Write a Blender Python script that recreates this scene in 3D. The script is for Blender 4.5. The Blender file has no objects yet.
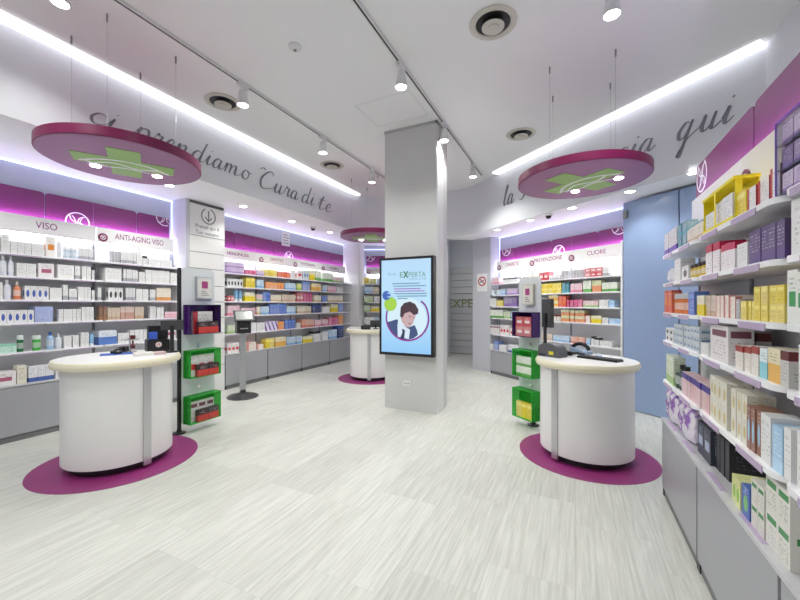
import bpy, math, random
from mathutils import Vector
random.seed(7)
scn = bpy.context.scene
COL = scn.collection
PI = math.pi
R = math.radians

# ------------------------------------------------------------------ camera
F, HZ, YAW, EYE = 365.0, 304.0, R(25.6155), 1.5
CC, SS = math.cos(YAW), math.sin(YAW)
cam_d = bpy.data.cameras.new('camera')
cam_d.sensor_width = 36; cam_d.lens = 36 * F / 800; cam_d.shift_y = (HZ - 300) / 800
cam_d.clip_start = .02
cam = bpy.data.objects.new('camera', cam_d); COL.objects.link(cam)
cam.location = (0, 0, EYE); cam.rotation_euler = (PI / 2, 0, YAW)
scn.camera = cam

def ray(px, py=HZ):
    x = (px - 400) / F
    return (x * CC - SS, x * SS + CC, (HZ - py) / F)
def at_z(px, py, z):
    r = ray(px, py); t = (z - EYE) / r[2]
    return Vector((r[0] * t, r[1] * t, z))
def at_plane(px, py, n, D):
    r = ray(px, py); t = D / (r[0] * n[0] + r[1] * n[1])
    return Vector((r[0] * t, r[1] * t, EYE + r[2] * t))

# ------------------------------------------------------------------ materials
MATS = {}
def lin(c):
    return tuple(((v / 12.92) if v <= .04045 else ((v + .055) / 1.055) ** 2.4) for v in c)
def hexc(h):
    return lin(tuple(int(h[i:i + 2], 16) / 255 for i in (0, 2, 4)))
def new_mat(name):
    m = bpy.data.materials.new(name); m.use_nodes = True
    return m, m.node_tree, m.node_tree.nodes['Principled BSDF']
def mat(name, col, rough=.5, metal=0, emit=0, ecol=None, spec=None, bump=0, bscale=60):
    if name in MATS: return MATS[name]
    m, nt, b = new_mat(name)
    c = hexc(col) if isinstance(col, str) else col
    b.inputs['Base Color'].default_value = (*c, 1)
    b.inputs['Roughness'].default_value = rough
    b.inputs['Metallic'].default_value = metal
    if spec is not None: b.inputs['Specular IOR Level'].default_value = spec
    if emit:
        e = hexc(ecol) if isinstance(ecol, str) else (ecol or c)
        b.inputs['Emission Color'].default_value = (*e, 1)
        b.inputs['Emission Strength'].default_value = emit
    else:
        n = nt.nodes.new('ShaderNodeTexNoise'); n.inputs['Scale'].default_value = bscale
        g = nt.nodes.new('ShaderNodeNewGeometry'); nt.links.new(g.outputs['Position'], n.inputs['Vector'])
        mx = nt.nodes.new('ShaderNodeMix'); mx.data_type = 'RGBA'
        mx.inputs[6].default_value = (*[v * .97 for v in c], 1); mx.inputs[7].default_value = (*[min(1, v * 1.03) for v in c], 1)
        nt.links.new(n.outputs[0], mx.inputs[0]); nt.links.new(mx.outputs[2], b.inputs['Base Color'])
        if bump:
            bp = nt.nodes.new('ShaderNodeBump'); bp.inputs['Strength'].default_value = bump
            nt.links.new(n.outputs[0], bp.inputs['Height']); nt.links.new(bp.outputs[0], b.inputs['Normal'])
    MATS[name] = m
    return m

def acrylic(name, col, alpha=.45):
    if name in MATS: return MATS[name]
    m, nt, b = new_mat(name)
    c = hexc(col)
    b.inputs['Base Color'].default_value = (*c, 1); b.inputs['Roughness'].default_value = .08
    tr = nt.nodes.new('ShaderNodeBsdfTransparent'); tr.inputs[0].default_value = (*[.35 + .65 * v for v in c], 1)
    mx = nt.nodes.new('ShaderNodeMixShader'); mx.inputs[0].default_value = alpha
    nt.links.new(tr.outputs[0], mx.inputs[1]); nt.links.new(b.outputs[0], mx.inputs[2])
    nt.links.new(mx.outputs[0], nt.nodes['Material Output'].inputs[0])
    MATS[name] = m
    return m

class NX:
    """tiny node expression helper"""
    def __init__(s, nt): s.nt = nt
    def m(s, op, a, b=None, c=None):
        n = s.nt.nodes.new('ShaderNodeMath'); n.operation = op
        for i, v in enumerate((a, b, c)):
            if v is None: continue
            if isinstance(v, (int, float)): n.inputs[i].default_value = v
            else: s.nt.links.new(v, n.inputs[i])
        return n.outputs[0]
    def between(s, x, lo, hi):
        return s.m('MULTIPLY', s.m('GREATER_THAN', x, lo), s.m('LESS_THAN', x, hi))
    def mul(s, *a):
        r = a[0]
        for x in a[1:]: r = s.m('MULTIPLY', r, x)
        return r

def carton_mat(base, ink, acc, style):
    key = ('carton', base, ink, acc, style)
    if key in MATS: return MATS[key]
    m, nt, b = new_mat('carton print ' + '-'.join(key[1:]))
    X = NX(nt)
    uv = nt.nodes.new('ShaderNodeUVMap'); sp = nt.nodes.new('ShaderNodeSeparateXYZ')
    nt.links.new(uv.outputs[0], sp.inputs[0]); u, v = sp.outputs[0], sp.outputs[1]
    oi = nt.nodes.new('ShaderNodeObjectInfo')
    rows = X.m('MULTIPLY', v, 11.0)
    cmb = nt.nodes.new('ShaderNodeCombineXYZ')
    nt.links.new(X.m('MULTIPLY', u, 7.0), cmb.inputs[0]); nt.links.new(X.m('FLOOR', rows), cmb.inputs[1])
    nt.links.new(X.m('MULTIPLY', oi.outputs['Random'], 3.0), cmb.inputs[2])
    nz = nt.nodes.new('ShaderNodeTexNoise'); nz.inputs['Scale'].default_value = 1.7
    nt.links.new(cmb.outputs[0], nz.inputs['Vector'])
    lines = X.mul(X.m('LESS_THAN', X.m('FRACT', rows), .45), X.m('GREATER_THAN', nz.outputs[0], .52),
                  X.between(u, .14, .86))
    if style == 'block':
        a = X.mul(X.between(u, .18, .82), X.between(v, .32, .6)); t = X.mul(lines, X.between(v, .64, .88))
    elif style == 'low':
        a = X.m('LESS_THAN', v, .28); t = X.mul(lines, X.between(v, .36, .9))
    elif style == 'top':
        a = X.m('GREATER_THAN', v, .74); t = X.mul(lines, X.between(v, .12, .68))
    elif style == 'half':
        a = X.m('LESS_THAN', v, .55); t = X.mul(lines, X.between(v, .6, .9))
    elif style == 'dot':
        du = X.m('SUBTRACT', u, .5); dv = X.m('SUBTRACT', v, .45)
        a = X.m('LESS_THAN', X.m('ADD', X.m('MULTIPLY', du, du), X.m('MULTIPLY', dv, dv)), .07); t = X.mul(lines, X.between(v, .74, .95))
    elif style == 'side':
        a = X.m('LESS_THAN', u, .24); t = X.mul(lines, X.between(v, .2, .86))
    elif style == 'diag':
        a = X.m('LESS_THAN', X.m('FRACT', X.m('ADD', u, X.m('MULTIPLY', v, .8))), .42); t = X.mul(lines, X.between(v, .6, .8))
    elif style == 'pill':
        a = X.mul(X.between(u, .1, .9), X.between(v, .7, .88)); t = X.mul(lines, X.between(v, .1, .62))
    else:
        a = X.mul(X.between(u, .14, .7), X.between(v, .78, .85)); t = X.mul(lines, X.between(v, .2, .72))
    def col(c): return (*hexc(c), 1)
    m0 = nt.nodes.new('ShaderNodeMix'); m0.data_type = 'RGBA'; m0.inputs[6].default_value = col(base); m0.inputs[7].default_value = (.8, .8, .8, 1)
    nt.links.new(X.m('MULTIPLY', oi.outputs['Random'], .32 if sum(hexc(base)) > .45 else .05), m0.inputs[0])
    m1 = nt.nodes.new('ShaderNodeMix'); m1.data_type = 'RGBA'; m1.inputs[6].default_value = col(base); m1.inputs[7].default_value = col(acc)
    nt.links.new(a, m1.inputs[0]); nt.links.new(m0.outputs[2], m1.inputs[6])
    m2 = nt.nodes.new('ShaderNodeMix'); m2.data_type = 'RGBA'; m2.inputs[7].default_value = col(ink)
    nt.links.new(m1.outputs[2], m2.inputs[6]); nt.links.new(X.m('MULTIPLY', t, .75), m2.inputs[0])
    nt.links.new(m2.outputs[2], b.inputs['Base Color'])
    b.inputs['Roughness'].default_value = .38
    MATS[key] = m
    return m

WHITE = mat('white paint', (.80, .80, .80), .6)
CEIL = mat('ceiling paint', (.86, .87, .87), .8)
WALLP = mat('wall paint', (.76, .78, .82), .65)
WALLB = mat('blue grey wall paint', (.50, .54, .66), .65)
LAM = mat('white laminate', (.80, .79, .78), .32)
CREAM = mat('cream edge', (.78, .72, .55), .3)
SHELFW = mat('shelf white', (.86, .86, .88), .3)
GREY = mat('grey laminate', (.36, .365, .39), .38)
BACKG = mat('grey back panel', (.74, .74, .77), .5)
BACKW = mat('white back panel', (.85, .85, .86), .5)
GREYD = mat('dark grey', (.10, .10, .11), .45)
BLACK = mat('black plastic', (.012, .012, .014), .35)
MAG = mat('magenta panel', hexc('70205f'), .4, spec=.8)
MAGF = mat('magenta vinyl floor', hexc('8c2f6e'), .4)
MAGRIM = mat('magenta rim', hexc('741148'), .35)
MAGU = mat('mauve underside', hexc('905a86'), .45)
GREEN = mat('green cross', hexc('8db45f'), .5)
MAUVE = mat('mauve price strip', hexc('b6a3c0'), .35)
STEEL = mat('brushed steel', (.58, .58, .60), .28, .9)
CHROME = mat('chrome', (.7, .7, .7), .15, 1)
INKG = mat('grey lettering', hexc('7d8089'), .55)
INKD = mat('dark lettering', hexc('4a3a50'), .5)
INKM = mat('magenta lettering', hexc('8a2a72'), .5)
EMBW = mat('emblem white', (.85, .82, .86), .4)
LED = mat('cool led strip', (1, 1, 1), .5, 0, .8, (.93, .95, 1.0))
LEDB = mat('blue white led line', (1, 1, 1), .5, 0, .75, (.45, .55, 1.0))
LEDP = mat('violet led line', (1, 1, 1), .5, 0, 18, (.66, .50, 1.0))
LEDW = mat('shelf led line', (1, 1, 1), .5, 0, 9, (.97, .97, 1.0))
LAMP = mat('lamp glow', (1, 1, 1), .5, 0, 14, (1, .98, .95))
VENTM = mat('vent metal', hexc('c9c7bc'), .4)
PLASTW = mat('white plastic', (.75, .75, .75), .35)
FROST = mat('frosted panel', (.66, .68, .70), .2)

def floor_mat():
    m, nt, b = new_mat('pale wood plank vinyl')
    X = NX(nt)
    g = nt.nodes.new('ShaderNodeNewGeometry'); sp = nt.nodes.new('ShaderNodeSeparateXYZ')
    nt.links.new(g.outputs['Position'], sp.inputs[0])
    W, L = .46, .92
    cx = X.m('DIVIDE', sp.outputs[0], W); ci = X.m('FLOOR', cx)
    off = X.m('FRACT', X.m('MULTIPLY', X.m('SINE', X.m('MULTIPLY', ci, 12.9)), 43.7))
    cy = X.m('ADD', X.m('DIVIDE', sp.outputs[1], L), off); cj = X.m('FLOOR', cy)
    cell = nt.nodes.new('ShaderNodeCombineXYZ'); nt.links.new(ci, cell.inputs[0]); nt.links.new(cj, cell.inputs[1])
    wn = nt.nodes.new('ShaderNodeTexWhiteNoise'); wn.noise_dimensions = '2D'; nt.links.new(cell.outputs[0], wn.inputs['Vector'])
    st = nt.nodes.new('ShaderNodeCombineXYZ')
    nt.links.new(X.m('MULTIPLY', sp.outputs[0], 62.0), st.inputs[0]); nt.links.new(X.m('MULTIPLY', sp.outputs[1], 2.6), st.inputs[1])
    nt.links.new(X.m('MULTIPLY', wn.outputs[0], 40.0), st.inputs[2])
    nz = nt.nodes.new('ShaderNodeTexNoise'); nz.inputs['Scale'].default_value = 1.0; nz.inputs['Detail'].default_value = 5; nz.inputs['Roughness'].default_value = .65
    nt.links.new(st.outputs[0], nz.inputs['Vector'])
    rp = nt.nodes.new('ShaderNodeValToRGB')
    rp.color_ramp.elements[0].position = .28; rp.color_ramp.elements[0].color = (.455, .455, .415, 1)
    rp.color_ramp.elements[1].position = .66; rp.color_ramp.elements[1].color = (.645, .645, .60, 1)
    val = X.m('ADD', nz.outputs[0], X.m('MULTIPLY', X.m('SUBTRACT', wn.outputs[0], .5), .16))
    nt.links.new(val, rp.inputs[0])
    seam = X.m('MAXIMUM', X.m('LESS_THAN', X.m('FRACT', cx), .012), X.m('LESS_THAN', X.m('FRACT', cy), .002))
    mx = nt.nodes.new('ShaderNodeMix'); mx.data_type = 'RGBA'; mx.inputs[7].default_value = (.40, .395, .37, 1)
    nt.links.new(X.m('MULTIPLY', seam, .5), mx.inputs[0]); nt.links.new(rp.outputs[0], mx.inputs[6])
    nt.links.new(mx.outputs[2], b.inputs['Base Color'])
    b.inputs['Roughness'].default_value = .36
    b.inputs['Specular IOR Level'].default_value = .4
    return m
FLOORM = floor_mat()

# ------------------------------------------------------------------ mesh builder
class MB:
    def __init__(s): s.v = []; s.f = []
    def add(s, vs, fs):
        o = len(s.v); s.v += [tuple(p) for p in vs]; s.f += [tuple(i + o for i in f) for f in fs]; return s
    def box(s, x0, x1, y0, y1, z0, z1):
        return s.add([(x0, y0, z0), (x1, y0, z0), (x1, y1, z0), (x0, y1, z0), (x0, y0, z1), (x1, y0, z1), (x1, y1, z1), (x0, y1, z1)],
                     [(0, 3, 2, 1), (4, 5, 6, 7), (0, 1, 5, 4), (1, 2, 6, 5), (2, 3, 7, 6), (3, 0, 4, 7)])
    def prism(s, poly, z0, z1):
        n = len(poly)
        return s.add([(p[0], p[1], z0) for p in poly] + [(p[0], p[1], z1) for p in poly],
                     [tuple(range(n))[::-1], tuple(range(n, 2 * n))] + [(i, (i + 1) % n, n + (i + 1) % n, n + i) for i in range(n)])
    def prism_y(s, poly, y0, y1):      # polygon in x,z extruded along y
        n = len(poly)
        return s.add([(p[0], y0, p[1]) for p in poly] + [(p[0], y1, p[1]) for p in poly],
                     [tuple(range(n)), tuple(range(n, 2 * n))[::-1]] + [(i, n + i, n + (i + 1) % n, (i + 1) % n) for i in range(n)])
    def lathe(s, prof, seg=24, cx=0, cy=0, sx=1, sy=1, cap=True):
        n = len(prof); vs = []
        for k in range(seg):
            a = 2 * PI * k / seg
            for r, z in prof: vs.append((cx + r * sx * math.cos(a), cy + r * sy * math.sin(a), z))
        fs = []
        for k in range(seg):
            k2 = (k + 1) % seg
            for i in range(n - 1): fs.append((k * n + i, k2 * n + i, k2 * n + i + 1, k * n + i + 1))
        if cap and prof[0][0] > 1e-6: fs.append(tuple(k * n for k in range(seg))[::-1])
        if cap and prof[-1][0] > 1e-6: fs.append(tuple(k * n + n - 1 for k in range(seg)))
        return s.add(vs, fs)
    def tube(s, path, r, seg=8):
        P = [Vector(p) for p in path]; rings = []
        for i, p in enumerate(P):
            t = (P[min(i + 1, len(P) - 1)] - P[max(i - 1, 0)]).normalized()
            a = t.orthogonal().normalized() if i == 0 else (a - t * a.dot(t)).normalized()
            b = t.cross(a); rr = r[i] if isinstance(r, (list, tuple)) else r
            rings.append([p + (a * math.cos(2 * PI * k / seg) + b * math.sin(2 * PI * k / seg)) * rr for k in range(seg)])
        vs = [q for g in rings for q in g]; fs = []
        for i in range(len(P) - 1):
            for k in range(seg):
                fs.append((i * seg + k, i * seg + (k + 1) % seg, (i + 1) * seg + (k + 1) % seg, (i + 1) * seg + k))
        fs.append(tuple(range(seg))[::-1]); fs.append(tuple((len(P) - 1) * seg + k for k in range(seg)))
        return s.add(vs, fs)
    def ball(s, c, r, seg=14, rings=8, sz=1):
        prof = [(max(1e-7, r * math.sin(PI * i / rings)), c[2] - r * sz * math.cos(PI * i / rings)) for i in range(rings + 1)]
        return s.lathe(prof, seg, c[0], c[1])
    def mesh(s, name):
        me = bpy.data.meshes.new(name); me.from_pydata(s.v, [], s.f)
        me.shade_smooth(); me.set_sharp_from_angle(angle=R(32)); me.update()
        return me
    def build(s, name, m, parent=None, loc=(0, 0, 0), rz=0, rot=None):
        return link(name, s.mesh(name), m, parent, loc, rz, rot)

def link(name, me, m=None, parent=None, loc=(0, 0, 0), rz=0, rot=None):
    o = bpy.data.objects.new(name, me); COL.objects.link(o)
    if m is not None and me is not None and not me.materials: me.materials.append(m)
    o.location = loc; o.rotation_euler = rot if rot else (0, 0, rz)
    if parent is not None: o.parent = parent
    return o
def tag(o, label=None, cat=None, group=None, kind=None):
    if label: o['label'] = label
    if cat: o['category'] = cat
    if group: o['group'] = group
    if kind: o['kind'] = kind
    return o
def thing(name, label, cat, loc=(0, 0, 0), rz=0, group=None):
    return tag(link(name, None, None, None, loc, rz), label, cat, group)
def struct(name, mb, m, **k):
    return tag(mb.build(name, m, **k), kind='structure')
def dup(root, loc, rz, label, group=None):
    r = root.copy(); COL.objects.link(r); r.location = loc; r.rotation_euler = (0, 0, rz); r['label'] = label
    if group: r['group'] = group
    for ch in root.children:
        c = ch.copy(); COL.objects.link(c); c.parent = r
        for g in ch.children:
            d = g.copy(); COL.objects.link(d); d.parent = c
    return r
def rrect(x0, x1, z0, z1, r, n=5, corners=(1, 1, 1, 1)):
    """rounded rectangle, corners: bl, br, tr, tl"""
    P = []
    for k, (cx, cz, a0) in enumerate(((x0, z0, PI), (x1, z0, 1.5 * PI), (x1, z1, 0), (x0, z1, .5 * PI))):
        if not corners[k]: P.append((cx, cz)); continue
        ox = cx + (r if cx == x0 else -r); oz = cz + (r if cz == z0 else -r)
        for i in range(n + 1):
            a = a0 + .5 * PI * i / n; P.append((ox + r * math.cos(a), oz + r * math.sin(a)))
    return P
def text(name, body, size, m, parent, loc, align='CENTER', rot=(PI / 2, 0, 0), ext=.0015, shear=0, width=None, spacing=1):
    cu = bpy.data.curves.new(name, 'FONT'); cu.body = body; cu.size = size; cu.align_x = align; cu.extrude = ext
    cu.resolution_u = 3; cu.shear = shear; cu.space_character = spacing
    tmp = bpy.data.objects.new('tmp', cu); COL.objects.link(tmp)
    dg = bpy.context.evaluated_depsgraph_get(); me = bpy.data.meshes.new_from_object(tmp.evaluated_get(dg))
    bpy.data.objects.remove(tmp); bpy.data.curves.remove(cu)
    me.name = name
    if width:
        xs = [v.co.x for v in me.vertices]; k = width / (max(xs) - min(xs))
        for v in me.vertices: v.co.x *= k
    me.materials.clear()
    return link(name, me, m, parent, loc, rot=rot)
def smooth_path(P, n=6):
    out = []
    for i in range(len(P) - 1):
        p0, p1, p2, p3 = P[max(i - 1, 0)], P[i], P[i + 1], P[min(i + 2, len(P) - 1)]
        for k in range(n):
            t = k / n
            out.append(tuple(.5 * (2 * p1[j] + (p2[j] - p0[j]) * t + (2 * p0[j] - 5 * p1[j] + 4 * p2[j] - p3[j]) * t * t + (3 * p1[j] - p0[j] - 3 * p2[j] + p3[j]) * t ** 3) for j in (0, 1)))
    out.append(tuple(P[-1])); return out
def ribbon(mb, P, width, y0, y1, clip=None):
    """a flat band following the x,z polyline P, between y0 (front) and y1"""
    n = len(P); L = []
    for i in range(n):
        a, b = P[max(i - 1, 0)], P[min(i + 1, n - 1)]
        dx, dz = b[0] - a[0], b[1] - a[1]; d = math.hypot(dx, dz) or 1
        w = (width(dx / d, dz / d, i / max(1, n - 1)) if callable(width) else width) / 2
        L.append(((P[i][0] - dz / d * w, P[i][1] + dx / d * w), (P[i][0] + dz / d * w, P[i][1] - dx / d * w)))
    for i in range(n - 1):
        q = [L[i][1], L[i + 1][1], L[i + 1][0], L[i][0]]
        if clip and any(not (clip[0] <= p[0] <= clip[1] and clip[2] <= p[1] <= clip[3]) for p in q): continue
        mb.prism_y(q, y0, y1)
def emblem(mb, cx, cz, r, w, y0, y1, clip=None):
    def arc(x, z, rr, a0, a1, n=24): return [(x + rr * math.cos(R(a0 + (a1 - a0) * i / n)), z + rr * math.sin(R(a0 + (a1 - a0) * i / n))) for i in range(n + 1)]
    ribbon(mb, arc(cx, cz, r, 0, 360, 40), w, y0, y1, clip)
    q = .7071
    for sg in (1, -1):
        P = []
        for i in range(-14, 15):
            t_, w_ = i / 14 * r * .97, .22 * r * math.sin(PI * i / 14)
            P.append((cx + q * (t_ - w_ * sg), cz + sg * q * (t_ + w_ * sg)))
        ribbon(mb, P, w * .75, y0, y1, clip)
    ribbon(mb, arc(cx - 1.05 * r, cz, .85 * r, -50, 50), w * .6, y0, y1, clip)
    ribbon(mb, arc(cx + 1.05 * r, cz, .85 * r, 130, 230), w * .6, y0, y1, clip)

# ------------------------------------------------------------------ reference frames of the four shelf runs
class Frame:
    def __init__(s, n, D, r):
        s.n, s.D, s.r = n, D, r; s.rz = math.atan2(r[1], r[0])
    def p(s, a, t=0, z=0):             # a along the wall, t out from the wall, z up
        return Vector((s.n[0] * (s.D - t) + s.r[0] * a, s.n[1] * (s.D - t) + s.r[1] * a, z))
    def s_at(s, px, t):
        q = at_plane(px, HZ, s.n, s.D - t); return q.x * s.r[0] + q.y * s.r[1]
    def depth(s, a, t):
        q = s.p(a, t); return -q.x * SS + q.y * CC
LEFT = Frame((-1, 0), 5.85, (0, 1))
RIGHT = Frame((.629, .777), 5.45, (.777, -.629))
GOND = Frame((1, 0), .88, (0, -1))
BACK = Frame((-SS, CC), 10.35, (CC, SS))

# ================================================================== THE SETTING
def wpt(s_, D):   # point in plan of the angled side: s along the wall (away from the camera), D distance
    return (.629 * D - .777 * s_, .777 * D + .629 * s_)
struct('floor', MB().prism([(-6, -3.1), (1.8, -3.1), (1.8, 5.7), (-1, 8.6), (-1.6, 11), (-6, 11)], -.08, 0), FLOORM)
struct('ceiling', MB().prism([(-4.6, -3.1), (1.8, -3.1), (1.8, 4.75), (-1.55, 7.45), (-2.3, 7.85), (-4.1, 7.65), (-4.6, 7.0)], 4.0, 4.1), CEIL)
struct('wall_left', MB().box(-6.0, -5.85, -3.1, 9.2, 0, 3.3), WALLB)
struct('wall_right', MB().box(1.66, 1.8, -3.1, 5.45, 0, 4.05).box(.90, 1.66, -1.2, 3.58, 0, 2.2), WALLP)
struct('wall_rear', MB().box(-6, 1.8, -3.2, -3.1, 0, 4.1), WALLP)
# angled wall behind the CUORE shelves with the short return at its end
struct('wall_angled', MB().prism([wpt(6.42, 5.45), wpt(1.9, 5.45), wpt(1.9, 5.6), wpt(6.42, 5.6)], 0, 3.2), WALLB)
struct('wall_pier', MB().prism([(-2.13, 8.33), (-1.68, 8.12), (-1.47, 8.30), (-1.45, 8.9), (-1.9, 10.9), (-2.05, 10.9)], 0, 3.3), mat('pier paint', (.52, .53, .57), .6))
a, b = BACK.p(-1.4), BACK.p(1.25)
struct('wall_back', MB().prism([(a.x, a.y), (b.x, b.y), (b.x - .06, b.y + .12), (a.x - .06, a.y + .12)], 0, 3.4), WALLB)
struct('wall_passage', MB().prism([(b.x, b.y), (b.x + .1, b.y), (-3.5, 11), (-3.65, 11)], 0, 3.6).box(-3.7, -1.8, 10.76, 10.9, 2.6, 3.6), WALLP)
struct('ceiling_passage', MB().prism([(-3.6, 7.8), (-1.7, 7.8), (-1.7, 11), (-3.7, 11)], 3.45, 3.55), CEIL)
struct('column_side', MB().box(-5.95, -5.33, 8.52, 8.8, 0, 3.3), WHITE)
# bulkhead band and the lower soffit behind it
pairs = [((-4.55, -3.1), (-5.9, -3.1), 3.17), ((-4.55, 6.7), (-5.9, 6.7), 3.17), ((-4.52, 6.95), (-5.9, 8.2), 3.17), ((-4.42, 7.2), (-5.9, 8.9), 3.17), ((-4.25, 7.4), (-5.5, 9.0), 3.16),
         ((-4.05, 7.52), (-4.6, 9.3), 3.15), ((-3.4, 7.66), (-3.5, 9.85), 3.1), ((-3.3, 7.68), (-2.75, 8.06), 3.0), ((-2.3, 7.76), (-2.1, 8.4), 2.98), ((-1.95, 7.66), (-1.6, 8.4), 2.98), (wpt(5.85, 4.7), wpt(6.3, 5.6), 2.98), (wpt(1.6, 4.7), wpt(1.6, 5.6), 2.98)]
sm = MB()
sm.add([(*i, z) for i, o, z in pairs] + [(*o, z) for i, o, z in pairs], [(k, k + 1, len(pairs) + k + 1, len(pairs) + k) for k in range(len(pairs) - 1)])
struct('ceiling_soffit', sm, CEIL)
bk = MB()
bk.add([(*i, z) for i, o, z in pairs] + [(*i, 4.02) for i, o, z in pairs], [(k, k + 1, len(pairs) + k + 1, len(pairs) + k) for k in range(len(pairs) - 1)])
struct('trim_bulkhead', bk, WALLP)
# column with the screen
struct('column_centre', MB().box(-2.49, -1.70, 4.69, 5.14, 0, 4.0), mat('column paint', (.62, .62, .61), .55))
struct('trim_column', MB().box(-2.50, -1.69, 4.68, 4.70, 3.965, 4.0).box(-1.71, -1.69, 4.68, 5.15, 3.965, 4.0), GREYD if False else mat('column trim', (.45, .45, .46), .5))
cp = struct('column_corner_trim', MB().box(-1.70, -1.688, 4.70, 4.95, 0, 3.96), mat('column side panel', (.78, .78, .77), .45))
# frosted blue glass door and its fixed side pane
BLUE = mat('blue frosted glass', hexc('92a6c9'), .22, spec=.5)
def angled_slab(s0, s1, D, th, z0, z1): return MB().prism([wpt(s0, D), wpt(s1, D), wpt(s1, D + th), wpt(s0, D + th)], z0, z1)
gd = struct('door_1', angled_slab(3.37, 2.66, 5.16, .012, .01, 2.95), BLUE)
hq = wpt(3.33, 5.145); hm = MB()
for z in (2.72, .1): hm.box(-.03, .03, -.012, .02, z, z + .11)
tag(hm.build('door_hinge', mat('dark steel', (.25, .25, .26), .35, .8), gd, (*hq, 0), RIGHT.rz), 'brushed steel door clamp')
struct('window_1', angled_slab(2.645, 1.95, 5.16, .012, .01, 2.95), BLUE)
struct('wall_behind_glass', angled_slab(3.36, 1.9, 5.3, .1, 0, 3.0), mat('blue back wall', hexc('7f9bcb'), .7))
# roller shutter at the end of the passage
sl = MB()
for k in range(13): sl.add([(x, y, .02 + k * .2 + z) for x in (-3.62, -1.9) for y, z in ((10.69, 0), (10.715, 0), (10.715, .185), (10.709, .185))], [(0, 1, 2, 3), (7, 6, 5, 4), (0, 4, 5, 1), (1, 5, 6, 2), (2, 6, 7, 3), (3, 7, 4, 0)])
sh = struct('door_2', MB().box(-3.65, -1.85, 10.72, 10.74, 0, 2.6), mat('shutter rail grey', (.25, .25, .26), .5))
sl.build('shutter_slats', mat('shutter slat', (.52, .52, .53), .4, .2), sh)
text('shutter_lettering', 'EXPERTA', .36, mat('shutter green text', hexc('7d8a52'), .5), sh, (-3.54, 10.686, 1.40), 'LEFT', width=1.5)

# ================================================================== FITTINGS OVERHEAD
LW = []
def spot(loc, power, size=R(120), blend=.6, rad=.05, col=(.985, 1, .955), rot=(0, 0, 0)):
    l = bpy.data.lights.new('lamp_light', 'SPOT'); l.energy = power; l.spot_size = size; l.spot_blend = blend; l.shadow_soft_size = rad; l.color = col
    o = bpy.data.objects.new('lamp_light', l); COL.objects.link(o); o.location = loc; o.rotation_euler = rot; return o

def strip_light(label, poly, z0, z1):
    t = thing('ceiling_light_strip', label, 'light', (0, 0, 0))
    MB().prism(poly, z0, z1).build('diffuser', LED, t)
    return t
strip_light('long white ceiling light strip above the "ci prendiamo Cura di te" lettering', [(-4.545, -2.6), (-4.40, -2.6), (-4.40, 7.1), (-4.545, 7.1)], 3.97, 3.999)
strip_light('long white ceiling light strip above the "qui" lettering', [wpt(5.5, 4.69), wpt(1.66, 4.69), wpt(1.66, 4.55), wpt(5.5, 4.55)], 3.97, 3.999)
# thin blue-white led lines where the soffit meets the walls
def led_line(label, frame, a0, a1, z, upright=None):
    t = thing('led_profile', label, 'light', frame.p(a0, 0, 0), frame.rz)
    MB().box(0, a1 - a0, -.018, -.002, z - .03, z - .006).build('diffuser', LEDB, t)
    if upright is not None:
        for a in upright: MB().box(a - a0 - .008, a - a0 + .008, -.016, -.003, 2.3, z - .03).build('upright_diffuser', LEDB, t)
led_line('blue-white light line above the VISO and ANTI-AGING VISO bays', LEFT, -1.5, 3.715, 3.165, (3.70,))
led_line('blue-white light line above the long far row of bays', LEFT, 4.42, 8.51, 3.165)
led_line('blue-white light line above the CUORE bays', RIGHT, -6.36, -3.38, 2.975, (-6.335,))
led_line('short blue-white light line above the shelves behind the column', BACK, -1.05, 1.2, 3.06)

# tracks and track spotlights
def track(label, x, y0, y1):
    t = thing('track_rail', label, 'light track', (x, y0, 4.0))
    MB().box(-.02, .02, 0, y1 - y0, -.03, -.001).build('rail', PLASTW, t)
    MB().box(-.008, .008, .005, y1 - y0 - .005, -.0315, -.03).build('rail_slot', BLACK, t)
    MB().box(-.021, .021, y1 - y0, y1 - y0 + .02, -.031, -.001).build('end_cap', PLASTW, t)
track('white ceiling light track nearer the "ci prendiamo" lettering', -3.37, -2.5, 6.9)
track('white ceiling light track running past the central column', -1.62, -2.5, 7.0)
def mk_spot(label, loc):
    t = thing('track_spotlight', label, 'spotlight', loc, 0, 'white track spotlights')
    MB().box(-.018, .018, -.07, .07, -.07, -.032).build('adapter', PLASTW, t)
    MB().tube([(0, .02, -.07), (.03, .02, -.10), (.035, .02, -.15), (0, .02, -.17)], .006).build('bracket', CHROME, t)
    MB().lathe([(.034, -.10), (.042, -.105), (.05, -.17), (.062, -.24), (.066, -.265), (.058, -.265), (.055, -.255)], 20).build('lamp_head', PLASTW, t)
    MB().lathe([(.001, -.258), (.054, -.258), (.054, -.252), (.001, -.252)], 20).build('lamp_lens', LAMP, t)
    return t
SPOTS = [((243, 97), -3.37, 'track spotlight above the hanging disc over the mouse-mat counter'),
         ((323, 147), -3.37, 'track spotlight midway along the lettering-side track'),
         ((372, 178), -3.37, 'track spotlight just beside the column, far end of lettering-side track'),
         ((401, 80), -1.62, 'track spotlight in front of the central column'),
         ((444, 138), -1.62, 'track spotlight close against the top edge of the central column'),
         ((473, 173), -1.62, 'last track spotlight at the far end, past the column'),
         ((612, 12), .35, 'single large ceiling spotlight cut by the top picture edge')]
sp0 = None
for (px, py), X, lab in SPOTS:
    r = ray(px, py); tt = X / r[0] if X < 0 else (3.76 - EYE) / r[2]
    loc = (r[0] * tt, r[1] * tt, 4.0)
    if sp0 is None: sp0 = mk_spot(lab, loc)
    else: dup(sp0, loc, 0, lab)
    spot((loc[0], loc[1], 3.72), 46, R(140), .6, .06)
for x, y in ((-3.37, .6), (-3.37, -1.2), (-1.62, 1.2), (-1.62, -.8)): spot((x, y, 3.72), 46, R(140), .6, .06)

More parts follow.
